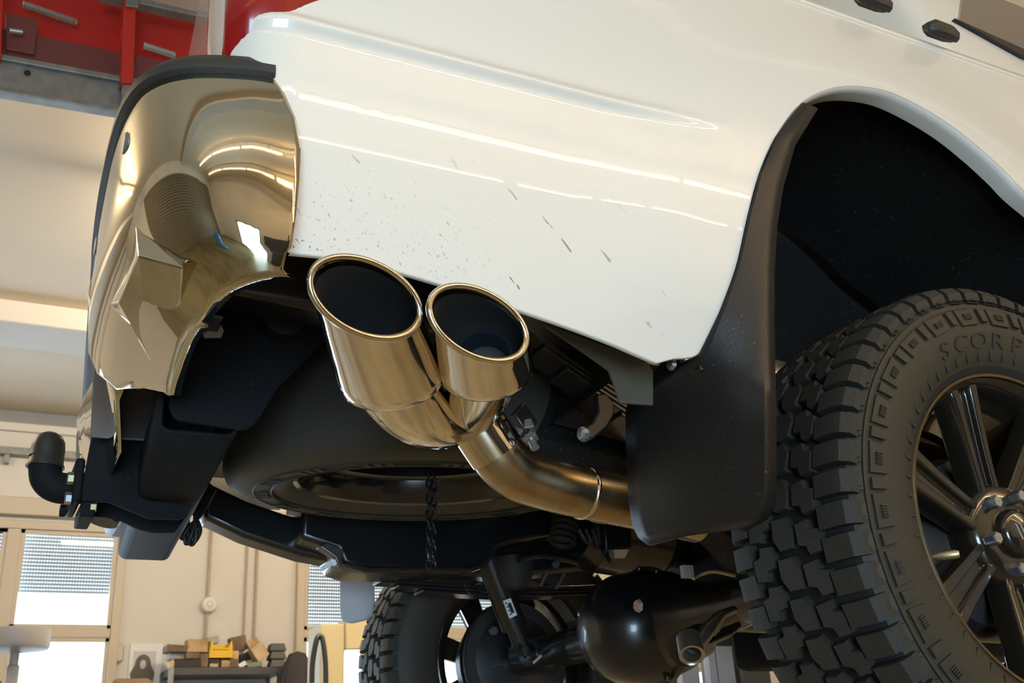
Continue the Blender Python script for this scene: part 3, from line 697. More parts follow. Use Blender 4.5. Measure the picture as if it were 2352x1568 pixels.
def bump_sections(sgn):
    secs = []
    for i in range(len(tp)):
        T, M_, B_ = tp[i], mp_[i], bp_[i]; row = []
        inn = V((.05, .04, 0)) if i < 20 else V((.06, 0, 0))
        prof = [(T+inn*.35, .468), (T+inn*.08, .468), (T, .461), (T.lerp(M_, .35), .44), (T.lerp(M_, .8), .40), (M_, .36), (M_.lerp(B_, .04), .32), (M_.lerp(B_, .18), .28), (M_.lerp(B_, .45), .24), (M_.lerp(B_, .78), zbs[i]+.022), (B_, zbs[i]+.004), (B_+inn*.10, zbs[i]), (B_+inn*.35, zbs[i]+.004)]
        secs.append([(p.x, p.y, z) if sgn > 0 else (p.x-.17*p.y, -p.y, max(z, .37)) for p, z in prof])
    return secs
bmp = MB().loft(bump_sections(1), closed=False).build('rear_bumper', CHROME, TR, smooth=50, solid=.004)
tag(bmp, 'chrome rear bumper with black step pad')
MB().loft(bump_sections(-1), closed=False).build('bumper_corner', CHROME, bmp, smooth=50, solid=.004)
# centre of the bumper, set in for the number plate
ce = [[(-1.222, y, .465), (-1.225, y, .44), (-1.21, y, .36), (-1.185, y, .30), (-1.175, y, .285), (-1.165, y, .27)] for y in (-.345, -.30)]
cc = [[(-1.175+dx, y, .465), (-1.175+dx, y, .44), (-1.165+dx, y, .36), (-1.16+dx, y, .31), (-1.155+dx, y, .26), (-1.145+dx, y, .22)] for y, dx in ((-.20, 0), (0, .004), (.20, 0))]
ce2 = [[(x+.05, -y, max(z, .30)) for x, y, z in r] for r in ce[::-1]]
MB().loft(ce+cc+ce2, closed=False).build('bumper_centre', CHROME, bmp, smooth=50, solid=.004)
# faceted step block of the bumper
_bs = bump_sections(1); _bm = MB().loft(_bs, closed=False)
BVH = BVHTree.FromPolygons([tuple(q) for q in _bm.v], _bm.f)
def proud(u, v, d):
    """point in front of the bumper skin where the pixel ray meets it"""
    r_ = ray(u, v).normalized(); h = BVH.ray_cast(CAM, r_)
    dist = h[3] if h[0] is not None else (aty(u, v, -.55)-CAM).length
    return CAM+r_*(dist-d)
poly = [proud(*q) for q in ((312, 515, .004), (428, 600, .004), (416, 695, .006), (348, 832, .006), (252, 700, .006), (302, 590, .004))]
in1, in2, in3 = proud(318, 588, .050), proud(420, 616, .026), proud(272, 694, .050)
back = [q+(q-CAM).normalized()*.03 for q in poly]
fac = MB().add(poly+back+[in1, in2, in3],
        [(0, 1, 13, 12), (0, 12, 5), (5, 12, 14, 4), (12, 13, 2, 3), (12, 3, 14), (14, 3, 4), (13, 1, 2), (0, 6, 7, 1), (1, 7, 8, 2), (2, 8, 9, 3), (3, 9, 10, 4), (4, 10, 11, 5), (5, 11, 6, 0)])
tag(fac.build('bumper_step', CHROME, bmp, smooth=0, bevel=.0025, seg=3), 'faceted chrome step of the bumper')
# black step pad on top of the bumper
pad = MB(); rings = []
for i in range(0, len(tp)):
    p = tp[i]; n = V((-(tp[min(i+1, len(tp)-1)]-tp[max(i-1, 0)]).y, (tp[min(i+1, len(tp)-1)]-tp[max(i-1, 0)]).x, 0)).normalized()
    if i == 0: n = V((-.1, -1, 0)).normalized()
    n = n if n.dot(V((-.5, -.5, 0))) > 0 else -n
    k = .10 if i == 0 else min(1, .35+.13*i)
    rings.append([(p.x+n.x*o, p.y+n.y*o, z) for o, z in ((.002, .463), (.007, .467), (.007, .478), (-.004, .466+.026*k), (-.03, .466+.032*k), (-.10, .466+.034*k), (-.10, .463))])
pr = rings+[[(x-.17*y, -y, z) for x, y, z in r] for r in rings[::-1]]
tag(pad.loft(pr).build('step_pad', PADPL, bmp, smooth=50), 'black grained plastic pad on top of the bumper')
# round grey sensors in the rear face
for (u, v) in ((288, 330), (222, 565)):
    c = atz(u, v, .415); 
    MB().lathe([(.001, .010), (.012, .010), (.0155, .006), (.0185, .006), (.0195, 0), (.0195, -.02)], V((-1.228, c.y, .415)), (-1, 0, 0), 32).build('parking_sensor', GALV, bmp)
# lower metal plate hanging under the bumper and plastic behind
lp = [(216, 812), (240, 800), (300, 850), (372, 905), (362, 1014), (208, 1004)]
MB().prism([aty(u, v, -.10) for u, v in lp], (0, .006, 0)).build('bumper_stay', SATIN, bmp, smooth=0, bevel=.004)
MB().box(-1.06, -1.0, .22, .80, .30, .46).build('bumper_backing', BLACKPL, bmp, bevel=.02)
MB().prism([aty(u, v, .25) for u, v in ((206, 915), (214, 900), (222, 905), (222, 1015), (204, 1010))], (0, .25, 0)).build('plate_lamp', BLACKPL, bmp, bevel=.004)

# ------------------------------------------------------------------ tow bar
sec = [(-.05, -.045), (.05, -.045), (.05, .045), (-.05, .045)]
def rsec(cx, cy, cz, hx, hz, r=.014):
    out = []
    for sx, sz, a in ((1, -1, -pi/2), (1, 1, 0), (-1, 1, pi/2), (-1, -1, pi)):
        for k in range(5):
            t_ = a+k*pi/8; out.append((cx+sx*(hx-r)+r*cos(t_), cy, cz+sz*(hz-r)+r*sin(t_)))
    return out
n0, n1 = V((-1.075, -.46, .222)), V((-.997, .52, .243))
tb = MB().loft([rsec(*(n0.lerp(n1, k)), .052, .045) for k in (0, .5, 1)], caps=False)
tow = tb.build('tow_bar', TOWMT, TR, smooth=50, solid=.006)
tag(tow, 'black square tube tow bar under the bumper')
def plate(name, px, y, th, mt, par, bevel=.002):
    return MB().prism([aty(u, v, y) for u, v in px], (0, th, 0)).build(name, mt, par, smooth=0, bevel=bevel)
plate('side_plate', [(402, 800), (412, 786), (430, 775), (500, 772), (520, 720), (560, 690), (640, 660), (748, 700), (752, 775), (700, 830), (638, 892), (615, 930), (600, 955), (584, 975), (565, 985), (545, 986), (410, 965), (397, 955), (389, 935), (390, 900)], -.47, .008, TOWMT, tow)
plate('neck_plate', [(210, 1004), (362, 1014), (352, 1060), (338, 1130), (345, 1148), (440, 1158), (426, 1186), (412, 1192), (342, 1190), (318, 1180), (285, 1166), (250, 1152), (186, 1150), (187, 1110), (196, 1080)], -.055, .010, TOWMT, tow)
plate('neck_plate', [(190, 1122), (250, 1122), (300, 1140), (420, 1150), (432, 1180), (402, 1222), (350, 1222), (318, 1214), (272, 1192), (240, 1186), (196, 1184), (184, 1178)], .045, .010, TOWMT, tow)
sl = [aty(u, v, -.0562) for u, v in ((276, 1092), (281, 1083), (291, 1079), (302, 1082), (309, 1092), (310, 1125), (306, 1136), (296, 1142), (284, 1140), (275, 1131))]
MB().prism(sl, (0, .0008, 0)).build('slot', LINER, tow, smooth=0)
# ball neck
nk = [aty(u, v, 0) for u, v in ((186, 1121), (160, 1122), (136, 1120), (118, 1112), (107, 1098), (104, 1080), (104, 1062), (104, 1045))]
ballneck = MB().tube(spline(nk, 5), .0265, 20)
bn = ballneck.build('ball_neck', TOWMT, tow, smooth=60)
bc = aty(104, 1070, 0)
cap_ = MB().lathe([(.0005, .060), (.010, .059), (.020, .053), (.0255, .043), (.0275, .030), (.0285, .004), (.031, .0), (.031, -.003), (.027, -.003), (.026, .03)], bc, (.04, 0, 1), 36)
cap_.build('ball_cap', BLACKPL, tow, smooth=50)
MB().box(-1.199, -1.184, -.062, .062, .172, .246).build('flange', TOWMT, tow, bevel=.005)
for zz, yy, mt_ in ((.214, -.044, BRASSZ), (.180, -.044, ZINC), (.214, .044, BRASSZ), (.180, .044, TOWMT)):
    hexbolt(MB(), (-1.199, yy, zz), (-1, 0, 0), .0105, .010).build('hex_bolt', mt_, tow, smooth=20)
    hexbolt(MB(), (-1.168, yy, zz-.012), (1, 0, 0), .009, .010).build('hex_nut', BRASSZ, tow, smooth=20)
MB().box(-1.183, -1.16, -.05, .05, .150, .176).build('spacer', TOWMT, tow, bevel=.003)
# socket wiring hanging behind
for k in range(4):
    a = aty(415+8*k, 1190+12*(k % 2), .35); b = aty(430+10*k, 1215+10*k % 30, .35); c = aty(462-6*k, 1180-6*k, .35)
    MB().tube(spline([a, (a+b)/2+V((.0, .01, -.03)), b, c, c+V((.03, .02, .06))], 6), .0045, 8).build('wire', BLACKPL, tow)
MB().lathe([(.001, 0), (.03, 0), (.034, .02), (.034, .05), (.02, .06), (.001, .06)], aty(232, 1196, .08), (.3, .1, 1), 24).build('trailer_socket', BLACKPL, tow)
# frame bracket above the side plate with zinc bolt
fb = plate('frame_bracket', [(470, 720), (520, 670), (600, 640), (720, 600), (760, 640), (758, 760), (640, 760), (520, 760)], -.455, .02, BLACKMT, TR)
bo = aty(630, 683, -.478)
MB().lathe([(.001, 0), (.021, 0), (.021, .004), (.001, .004)], bo, (0, -1, 0), 28).build('washer', ZINC, fb)
hexbolt(MB(), bo+V((0, -.004, 0)), (0, -1, 0), .0155, .012).build('hex_bolt', ZINC, fb, smooth=20)
MB().prism([aty(u, v, -.50) for u, v in ((456, 715), (512, 726), (511, 732), (455, 722))], (0, .03, 0)).build('latch_plate', ZINC, fb)
MB().prism([aty(u, v, -.485) for u, v in ((466, 765), (478, 760), (500, 762), (508, 745), (514, 760), (508, 775), (470, 776))], (0, .004, 0)).build('tab', ZINC, fb)

# ------------------------------------------------------------------ exhaust
SOOT = mat('sooty_lining', (.012, .012, .012), .65)
DIN = V((.49, .85, -.20)).normalized()
def ellring(c, A, B, n=56): return [V(c)+V(A)*cos(2*pi*k/n)+V(B)*sin(2*pi*k/n) for k in range(n)]
E1_ = V((.866, -.5, 0)); E2_ = E1_.cross(DIN).normalized(); E2_ = E2_ if E2_.z > 0 else -E2_
tipsets = [(aty(841, 683, -.905), V((.0652, .008, -.0075)), V((0, -.010, .0397)), .165, .066, .047, 1.0),
           (aty(1099, 742, -.908), V((.0615, .003, -.010)), V((0, -.006, .0395)), .10, .058, .043, 0)]
pipe_pts = [aty(1062, 930, -.62), aty(1092, 968, -.62), aty(1130, 1025, -.615), aty(1158, 1062, -.61), aty(1195, 1090, -.60), aty(1240, 1106, -.595), aty(1300, 1122, -.59), aty(1440, 1153, -.575), aty(1600, 1190, -.56)]
sp = spline(pipe_pts, 6)
exh = MB().tube(sp, .0385, 36).build('exhaust_pipe', PIPE, TR, smooth=60)
tag(exh, 'heat tinted steel tailpipe with twin chrome tips')
outs = []
for (C, A, B, L, ra, rb, big) in tipsets:
    mb = MB(); rings = []
    b0 = C+DIN*L
    A2, B2 = E1_*ra, E2_*rb
    # rolled lip
    for q, o in ((.94, .012), (.92, .004), (.935, -.001), (.965, -.004), (1.0, -.002), (1.01, .003)):
        rings.append(ellring(C+DIN*o, A*q, B*q))
    for k in range(1, 9):
        t_ = k/8; w_ = t_
        rings.append(ellring((C+DIN*.006).lerp(b0, t_), A.lerp(A2, w_), B.lerp(B2, w_)))
    rings.append(ellring(b0+DIN*.006, A2*.95, B2*.95)); rings.append(ellring(b0+DIN*.010, A2*.78, B2*.78))
    o = mb.loft(rings, caps=False).build('exhaust_tip', STAINLESS, exh, smooth=70)
    inner = [ellring(C+DIN*.012, A*.94, B*.94), ellring(C+DIN*.03, A*.93, B*.93), ellring(C.lerp(b0, .85), A2*.93, B2*.93), ellring(b0, A2*.5, B2*.5), ellring(b0+DIN*.01, A2*.01, B2*.01)]
    MB().loft(inner, caps=False).build('tip_lining', SOOT, exh, smooth=70)
    lipr = ellring(C+DIN*.001, A*1.0, B*1.0, 72); MB().tube(lipr+[lipr[0]], .0042, 12, cap=False).build('rolled_lip', STAINLESS, exh, smooth=70)
    outs.append((b0, A2, B2))
    if not big:
        MB().lathe([(.034, 0), (.034, -.03), (.031, -.032), (.030, .0)], b0+DIN*-.004, DIN, 32).build('inner_pipe', mat('blued_pipe', (.10, .14, .20), .3, .9), exh)
# collector from both tips into the pipe
j0 = sp[0]
for (b0, A2, B2), bow in zip(outs, (V((.004, .02, -.022)), V((.004, .012, -.004)))):
    rings = []
    d1 = (sp[2]-sp[0]).normalized(); e1 = d1.orthogonal().normalized(); e2 = d1.cross(e1)
    for k in range(9):
        t_ = k/8; w_ = sstep(t_)
        c = (b0+DIN*.008).lerp(sp[3], t_)+bow*sin(pi*t_)*1.2
        r1 = .041
        ex, ez = E1_, E2_
        rings.append(ellring(c, (A2*.80).lerp(E1_*r1, w_), (B2*.80).lerp(E2_*r1, w_), 40))
    MB().loft(rings, caps=False).build('collector', STAINLESS, exh, smooth=70)
def ring_on(pt, tan_, r, hw, mt, name):
    MB().lathe([(r-.002, -hw), (r+.0015, -hw*.6), (r+.0022, 0), (r+.0015, hw*.6), (r-.002, hw)], pt, tan_, 36).build(name, mt, exh, smooth=70)
ring_on(sp[38], sp[39]-sp[37], .0385, .005, STAINLESS, 'weld_seam')
MB().tube([sp[2+k] for k in range(13)], .0408, 36).build('sleeve', STAINLESS, exh, smooth=70)
# clamp with bolt
c0 = aty(1200, 965, -.655)
MB().obox(c0, (.012, .006, .012), (0, .012, 0), (-.010, 0, .014)).build('clamp_lug', BLACKMT, exh, bevel=.003)
cdv = (aty(1226, 1022, -.672)-c0).normalized()
hexbolt(MB(), c0+cdv*.008, cdv, .014, .014).build('clamp_nut', ZINC, exh, smooth=20)
MB().cyl(c0+cdv*.02, c0+cdv*.05, .0065).build('clamp_bolt', ZINC, exh)
hexbolt(MB(), c0+cdv*.030, cdv, .0115, .007).build('clamp_nut', ZINC, exh, smooth=20)
MB().prism([aty(u, v, -.66) for u, v in ((1205, 948), (1211, 944), (1226, 985), (1220, 988))], (0, .004, 0)).build('clamp_strap', ZINC, exh)
# hanger under the pipe
MB().prism([aty(u, v, -.60) for u, v in ((1400, 1178), (1412, 1164), (1450, 1156), (1470, 1158), (1470, 1184), (1430, 1184))], (0, .06, 0)).build('hanger', BLACKMT, exh, bevel=.004)

# ------------------------------------------------------------------ mud flap on the near side
rowsL = [(1838, 243), (1778, 320), (1742, 402), (1716, 500), (1691, 610), (1652, 715), (1604, 814), (1540, 858), (1480, 890), (1446, 922), (1440, 950), (1443, 1060), (1447, 1150), (1456, 1205), (1470, 1235), (1492, 1253)]
rowsR = [(1856, 241), (1803, 325), (1775, 420), (1760, 510), (1753, 620), (1752, 730), (1753, 830), (1754, 870), (1755, 910), (1755, 950), (1755, 1000), (1755, 1070), (1754, 1125), (1750, 1160), (1735, 1185), (1690, 1211)]
rings = []
for i, (l, r) in enumerate(zip(rowsL, rowsR)):
    if i <= 6:
        a = atS(*l)+V((0, -.003, 0)); b = aty(*r, -.925)
    else:
        a = atx(*l, -.520); b = atx(*r, -.480)
        k = sstep((i-6)/4.)
        if i < 10: b = aty(*r, -.925).lerp(b, k); a = (atS(1604, 814)+V((0, -.003, 0))).lerp(a, 1) if i > 7 else atx(*l, -.522)
    row = []
    for q in range(9):
        t_ = q/8; p = a.lerp(b, t_)
        bulge = .010*sin(pi*t_)*(1 if i > 6 else .2)
        row.append(p+V((-bulge, 0, 0)))
    row.append(b+V((.02, .004, 0)))
    rings.append(row)
fl = MB().loft(rings, closed=False).build('mud_flap', FLAPPL, TR, smooth=60, solid=.006)
tag(fl, 'black moulded mud flap behind the near rear wheel')
MB().lathe([(.001, .006), (.006, .005), (.009, 0)], atx(1543, 836, -.528), (-1, -.2, 0), 16).build('rivet', ZINC, fl)
MB().prism([atx(u, v, -.516) for u, v in ((1476, 880), (1512, 836), (1528, 818), (1556, 816), (1562, 830), (1600, 815), (1610, 850), (1480, 895))], (.012, 0, 0)).build('flap_bracket', BLACKMT, fl, bevel=.003)
# far side flap
ff = [(778, 1300), (848, 1300), (850, 1380), (846, 1412), (832, 1424), (795, 1432), (783, 1424), (778, 1400)]
MB().prism([aty(u, v, .80) for u, v in ff], (.02, .012, 0)).build('mud_flap', mat('window_lit_flap', (.50, .51, .55), .5), TR, bevel=.006, seg=3)  # window light on the far flap is put into its pale colour

# ------------------------------------------------------------------ wheel arch liner and inner structure
lin = []
for p in arch[8:]:
    lin.append([p+V((0, .030, .004)), p+V((0, .06, .020)), p+V((0, .16, .03)), p+V((0, .42, .02))])
li = MB().loft(lin, closed=False)
poly = [p+V((0, .42, .02)) for p in arch[8:]]
li.add([V((q.x, -.47, q.z)) for q in poly], [tuple(range(len(poly)))])
li.build('arch_liner', LINER, TR, smooth=50)
MB().prism([aty(u, v, -.79) for u, v in ((1250, 745), (1480, 825), (1500, 850), (1500, 930), (1425, 925), (1400, 850), (1330, 800))], (0, .004, 0)).build('inner_panel', INBODY, TR, smooth=0)
MB().box(-.60, .44, -.445, -.435, .14, .76).build('inner_wheel_wall', LINER, TR)
# chassis rails
def rail(y, pts, h, w_, name='chassis_rail'):
    mb = MB(); rings = []
    for (x, z) in pts: rings.append([(x, y-w_/2, z-h/2), (x, y+w_/2, z-h/2), (x, y+w_/2, z+h/2), (x, y-w_/2, z+h/2)])
    return mb.loft(rings).build(name, BLACKMT, TR, bevel=.012, seg=3)
rl_ = []
for u, v in ((466, 1150), (560, 1195), (690, 1238), (780, 1256), (1000, 1282), (1165, 1290)):
    p = aty(u, v, .50); rl_.append((p.x, p.z))
rail(.52, [(x, z-.0) for x, z in rl_]+[(.4, rl_[-1][1]+.06), (2.2, .12)], .085, .08)
rail(-.52, [(-1.08, .40), (-.6, .38), (-.2, .36), (.3, .30), (.7, .14), (2.2, .12)], .09, .07)
for x in (-.97, -.15, .5): MB().cyl((x, -.5, .36), (x, .5, .34), .035).build('crossmember', BLACKMT, TR)
# frame box near the far fuel filler: the pressed pan under the spare
pan = [(775, 1262), (790, 1296), (830, 1308), (1000, 1312), (1090, 1306), (1128, 1294), (1140, 1262), (1180, 1248), (1330, 1215), (1320, 1140), (700, 1120), (690, 1235)]
MB().prism([aty(u, v, .40) for u, v in pan], (0, .16, 0)).build('rear_pan', BLACKMT, TR, bevel=.012, seg=3)
MB().prism([aty(u, v, .38) for u, v in ((780, 1296), (800, 1290), (850, 1302), (1080, 1302), (1120, 1288), (1122, 1300), (1085, 1312), (840, 1314))], (0, .03, 0)).build('pan_lip', mat('worn_black_edge', (.05, .045, .035), .35, .6), TR, bevel=.003)
MB().prism([aty(u, v, .36) for u, v in ((733, 1254), (752, 1244), (790, 1262), (786, 1290), (776, 1298), (770, 1280))], (0, .03, 0)).build('rail_end_bracket', ZINC, TR, bevel=.003).data.materials[0] = SATIN

# ------------------------------------------------------------------ leaf springs, axle, shock absorber
def leaf(y, px, n, name):
    pts = [aty(u, v, y) for u, v in px]; base = spline(pts, 6); first = None
    for k in range(n):
        q = base[k*3: len(base)-k*2]
        mb = MB(); mb.loft([[p+V((0, -.03, -.009*k)), p+V((0, .03, -.009*k)), p+V((0, .03, -.009*k+.0075)), p+V((0, -.03, -.009*k+.0075))] for p in q])
        o = mb.build('spring_leaf', BLACKMT, first or TR, smooth=30, bevel=.0015)
        if first is None: first = o; tag(o, name)
    return first
ls = leaf(-.56, [(1190, 775), (1280, 838), (1400, 918), (1480, 966), (1620, 1050), (1750, 1120)], 5, 'black leaf spring of the near rear axle')
MB().prism([aty(u, v, -.60) for u, v in ((1370, 905), (1392, 902), (1412, 925), (1410, 955), (1395, 980), (1362, 1008), (1340, 1006), (1328, 996), (1340, 985), (1362, 970), (1374, 945))], (0, .012, 0)).build('spring_clip', BLACKPL, ls, bevel=.003)
MB().lathe([(.001, .006), (.008, .005), (.012, 0)], aty(1341, 997, -.601), (0, -1, -.2), 20).build('rivet', ZINC, ls)
leaf(.57, [(865, 1342), (960, 1347), (1080, 1354), (1200, 1358), (1390, 1352), (1500, 1340)], 3, 'black leaf spring of the far rear axle')
ax = MB().cyl((0, -.72, 0), (0, .72, 0), .043, n=28)
ax.lathe([(.043, -.32), (.055, -.22), (.075, -.13), (.105, -.06), (.115, 0), (.105, .06), (.075, .13), (.055, .22), (.043, .32)], (0, .04, 0), (0, 1, 0), 32)
axle = ax.build('rear_axle', BLACKMT, TR, smooth=60)
tag(axle, 'black live rear axle with bulging differential')
df = MB().lathe([(.001, .150), (.035, .147), (.07, .134), (.095, .110), (.112, .075), (.119, .03), (.122, 0), (.129, -.002), (.129, -.015), (.115, -.02)], (-.02, .045, -.005), (-1, 0, -.06), 48)
dfo = df.build('differential_cover', mat('gloss_black_steel', (.008, .008, .009), .28, coat=.3), axle, smooth=50)
MB().lathe([(.001, .008), (.011, .008), (.013, 0)], at(1469, 1391, 'x', -.165), (-1, 0, 0), 6).build('filler_plug', PINK, axle)
for k in range(12):
    a = 2*pi*k/12
    hexbolt(MB(), (-.018, .045+.1255*cos(a), -.005+.1255*sin(a)), (-1, 0, 0), .007, .01).build('cover_bolt', BLACKMT, axle, smooth=20)
# lower mount with bright scraped face and ring
lm_pts = [aty(u, v, -.36) for u, v in ((1690, 1388), (1655, 1400), (1620, 1430), (1598, 1468), (1612, 1492), (1625, 1480), (1650, 1448), (1668, 1420), (1700, 1402))]
MB().prism(lm_pts, (.02, .05, 0)).build('shock_mount', mat('scraped_steel', (.30, .26, .20), .35, .9), axle, bevel=.01, seg=3)
MB().prism([aty(u, v, -.34) for u, v in ((1630, 1478), (1660, 1440), (1700, 1425), (1705, 1440), (1680, 1458))], (.03, .05, 0)).build('mount_gusset', BLACKMT, axle, bevel=.003)
rc = aty(1589, 1503, -.36)
MB().lathe([(.020, -.0), (.0225, -.002), (.0225, .04), (.0165, .04), (.0165, .0), (.020, 0)], rc, (.35, .55, .75), 36).build('mount_eye', mat('bright_eye', (.55, .48, .36), .3, .9), axle)
MB().cyl(aty(1568, 1490, -.33), aty(1610, 1470, -.30), .03).build('mount_sleeve', BLACKMT, axle)
# brake pipe and clips on axle
MB().tube(spline([aty(1592, 1328, -.42), aty(1612, 1318, -.42), aty(1640, 1312, -.44), aty(1690, 1322, -.47)]), .0035, 8).build('brake_pipe', BRASSZ, axle)
MB().box(*[v for p in ((aty(1561, 1300, -.40).x, aty(1584, 1300, -.40).x), (-.41, -.40), (aty(1570, 1328, -.40).z, aty(1570, 1300, -.40).z)) for v in p]).build('clip_tag', GREYP, axle)
MB().tube([aty(1224, 1522, .50), aty(1312, 1446, .44)], .0035, 8).build('brake_cable', mat('bare_cable', (.55, .45, .36), .4, .5), axle)
# shock absorber on the far side
s_a, s_b, s_c = aty(1108, 1245, .47), aty(1165, 1400, .50), aty(1205, 1500, .53)
sh = MB().cyl(s_a, s_b+(s_c-s_b)*.4, .033, n=28).build('shock_absorber', BLACKMT, TR)
MB().cyl(s_a, s_c, .022, n=20).build('piston_rod', BLACKMT, sh)
MB().lathe([(.02, -.025), (.034, -.025), (.034, .025), (.02, .025)], s_c, (0, 1, 0), 24).build('eye', BLACKMT, sh)
lab = [aty(u, v, .455) for u, v in ((1156, 1379), (1173, 1373), (1188, 1412), (1171, 1420))]
MB().prism(lab, (0, .003, 0)).build('paper_label', STICK, sh, smooth=0)
MB().prism([aty(u, v, .4535) for u, v in ((1166, 1386), (1173, 1383), (1182, 1406), (1175, 1409))], (0, .001, 0)).build('printed_block', INK, sh, smooth=0)
for k in range(4): MB().prism([aty(u+k*3.4, v+k*8.6, .4535) for u, v in ((1160, 1384), (1164, 1382.5), (1165, 1385.5), (1161, 1387))], (0, .001, 0)).build('printed_line', INK, sh, smooth=0)
# bump stop and spring plate bits over the far axle
MB().lathe([(.001, .06), (.03, .055), (.045, .03), (.05, 0), (.05, -.02)], aty(1180, 1300, .45), (0, 0, -1), 28).build('bump_stop', RUBBER, TR)
MB().prism([aty(u, v, .42) for u, v in ((1175, 1300), (1193, 1297), (1194, 1310), (1176, 1313))], (0, .003, 0)).build('clip_tag', GREYP, axle, smooth=0)
MB().tube(spline([aty(1190, 1284, .38), aty(1240, 1275, .38), aty(1300, 1284, .38), aty(1325, 1291, .38)]), .009, 10).build('anti_roll_link', BLACKMT, axle)
for (a, b) in (((1256, 1314), (1242, 1345)), ((1296, 1316), (1276, 1352))):
    MB().cyl(aty(*a, .40), aty(*b, .40), .0045).build('u_bolt', ZINC, axle)
hexbolt(MB(), aty(1274, 1296, .39), (0, -1, 0), .010, .012).build('hex_bolt', ZINC, axle)
# prop shaft rubber joint and canister in front of the axle
MB().lathe([(.001, .0), (.09, .0), (.12, .04), (.12, .22), (.09, .26), (.001, .26)], (.02, .36, .30), (1, 0, -.1), 36).build('silencer_end', BLACKMT, TR)
MB().cyl((.05, .06, .03), (1.9, .06, -.02), .035).build('prop_shaft', BLACKMT, TR)
MB().lathe([(.03+.004*(k % 2), .008*k) for k in range(16)], aty(1290, 1252, .30), (.3, .1, 1), 24).build('rubber_bellows', RUBBER, TR)
for q in range(3):
    MB().tube(spline([aty(1330+16*q, 1215, .1), aty(1345+14*q, 1240+6*q, .1), aty(1375+5*q, 1262, .12), aty(1400, 1290, .1)]), .005, 8).build('brake_hose', BLACKPL, TR)
MB().cyl(aty(1371, 1165, .1), aty(1366, 1250, .1), .004).build('breather_pipe', BLACKPL, TR)
MB().prism([aty(u, v, .05) for u, v in ((1383, 1170), (1450, 1170), (1450, 1260), (1392, 1262))], (.05, .1, 0)).build('damper_bracket', BLACKMT, TR, bevel=.004)
# ------------------------------------------------------------------ wheels
TPROF = [(.212, -.095), (.235, -.112), (.26, -.121), (.295, -.127), (.33, -.121), (.350, -.108), (.357, -.09), (.3595, -.04), (.360, 0), (.3595, .04), (.357, .09), (.350, .108), (.33, .121), (.295, .127), (.26, .121), (.240, .112), (.233, .106), (.226, .101)]
def tyre(name, c, axis, mt, prof=TPROF): return MB().lathe(prof, c, axis, 96).build(name, mt, TR, smooth=60)
def block_mid(poly, r0=.352, r1=.3725):
    mb = MB(); sh_ = 1.0
    mb.loft([[(r0, a, s) for s, a in poly], [(r1-.003, a, s) for s, a in poly], [(r1, a*1.0-(.0015 if a > 0 else -.0015)*0, s*.96) for s, a in poly]])
    return mb
PZ = [(-.0235, -.019), (.008, -.020), (.012, -.005), (.0255, -.001), (.0235, .018), (-.008, .019), (-.012, .004), (-.0255, .001)]
PC = [(-.024, -.016), (.004, -.019), (.024, -.008), (.024, .016), (-.004, .019), (-.024, .008)]
def shoulder(sg):
    mb = MB(); hw = .0152
    sec = [(.352, .070), (.3715, .070), (.3700, .098), (.3655, .112), (.354, .1215), (.342, .1215), (.342, .098)]
    mb.loft([[(r, sg*a, s) for r, a in sec] for s in (-hw, -hw+.002, hw-.002, hw)])
    return mb
def tread_shape(kind, a0):
    if kind == 's': return shoulder(a0)
    return block_mid([(s*40/44, a*(-1 if kind == 'm' else 1)+a0) for s, a in (PC if kind == 'c' else PZ)])
def tread(wheel, c, outs, rows, mt=RUBBER):
    for (kind, a0, ph) in rows:
        first = None; N = 56 if kind == 's' else 44
        for k in range(N):
            ang = 2*pi*(k+ph)/N
            if first is None: first = o = tread_shape(kind, a0).build('tread_block', mt, wheel, smooth=30)
            else: o = copy_of(first, wheel)
            o.location = c; o.rotation_euler = (0, -ang, 0); o.scale = (1, outs, 1)   # local radial, axial, circumferential
def tread_joined(wheel, c, outs, rows, mt=RUBBER):
    all_ = MB()
    for (kind, a0, ph) in rows:
        N = 56 if kind == 's' else 44; sh_ = tread_shape(kind, a0)
        for k in range(N):
            an = 2*pi*(k+ph)/N
            all_.add([c+V((q.x*cos(an)-q.z*sin(an), q.y*outs, q.x*sin(an)+q.z*cos(an))) for q in sh_.v], sh_.f)
    return tag(all_.build('tread_pattern', mt, wheel, smooth=30), kind='stuff')
CN = V((0, -.813, 0))
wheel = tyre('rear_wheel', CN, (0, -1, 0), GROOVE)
tag(wheel, 'near rear wheel with all terrain tyre on black alloy rim')
# sidewall skin
MB().lathe([(.3505, .1085), (.331, .1215), (.296, .1275), (.261, .1215), (.241, .1125), (.234, .1063), (.228, .1005)], CN, (0, -1, 0), 96).build('sidewall', RUBBER2, wheel, smooth=60)
tread(wheel, CN, -1, [('s', 1, 0), ('z', .047, .35), ('c', .0, .1), ('m', -.047, .7), ('s', -1, .5)])
MB().lathe([(.3345, .119), (.3345, .1225), (.331, .1235), (.3275, .123), (.3275, .120)], CN, (0, -1, 0), 96).build('sidewall_ring', RUBBER2, wheel, smooth=60)
def sidebox(mb, ang, r0, r1, w0, w1, h0, h1, dh):
    e = V((cos(ang), 0, sin(ang))); t_ = V((-sin(ang), 0, cos(ang)))
    def P(r, w_, h): return CN+e*r+t_*w_+V((0, -h, 0))
    q = [(r0, -w0, h0), (r0, w0, h0), (r1, w1, h1), (r1, -w1, h1)]
    mb.loft([[P(r, w_, h-.004) for r, w_, h in q], [P(r, w_*.95, h+dh) for r, w_, h in q]])
mb = MB(); mb2 = MB()
for k in range(56):
    a = 2*pi*k/56
    sidebox(mb, a, .337, .350, .011, .012, .1190, .1095, .0035)
    sidebox(mb, a, .3405, .347, .006, .007, .1200, .1150, .0050)
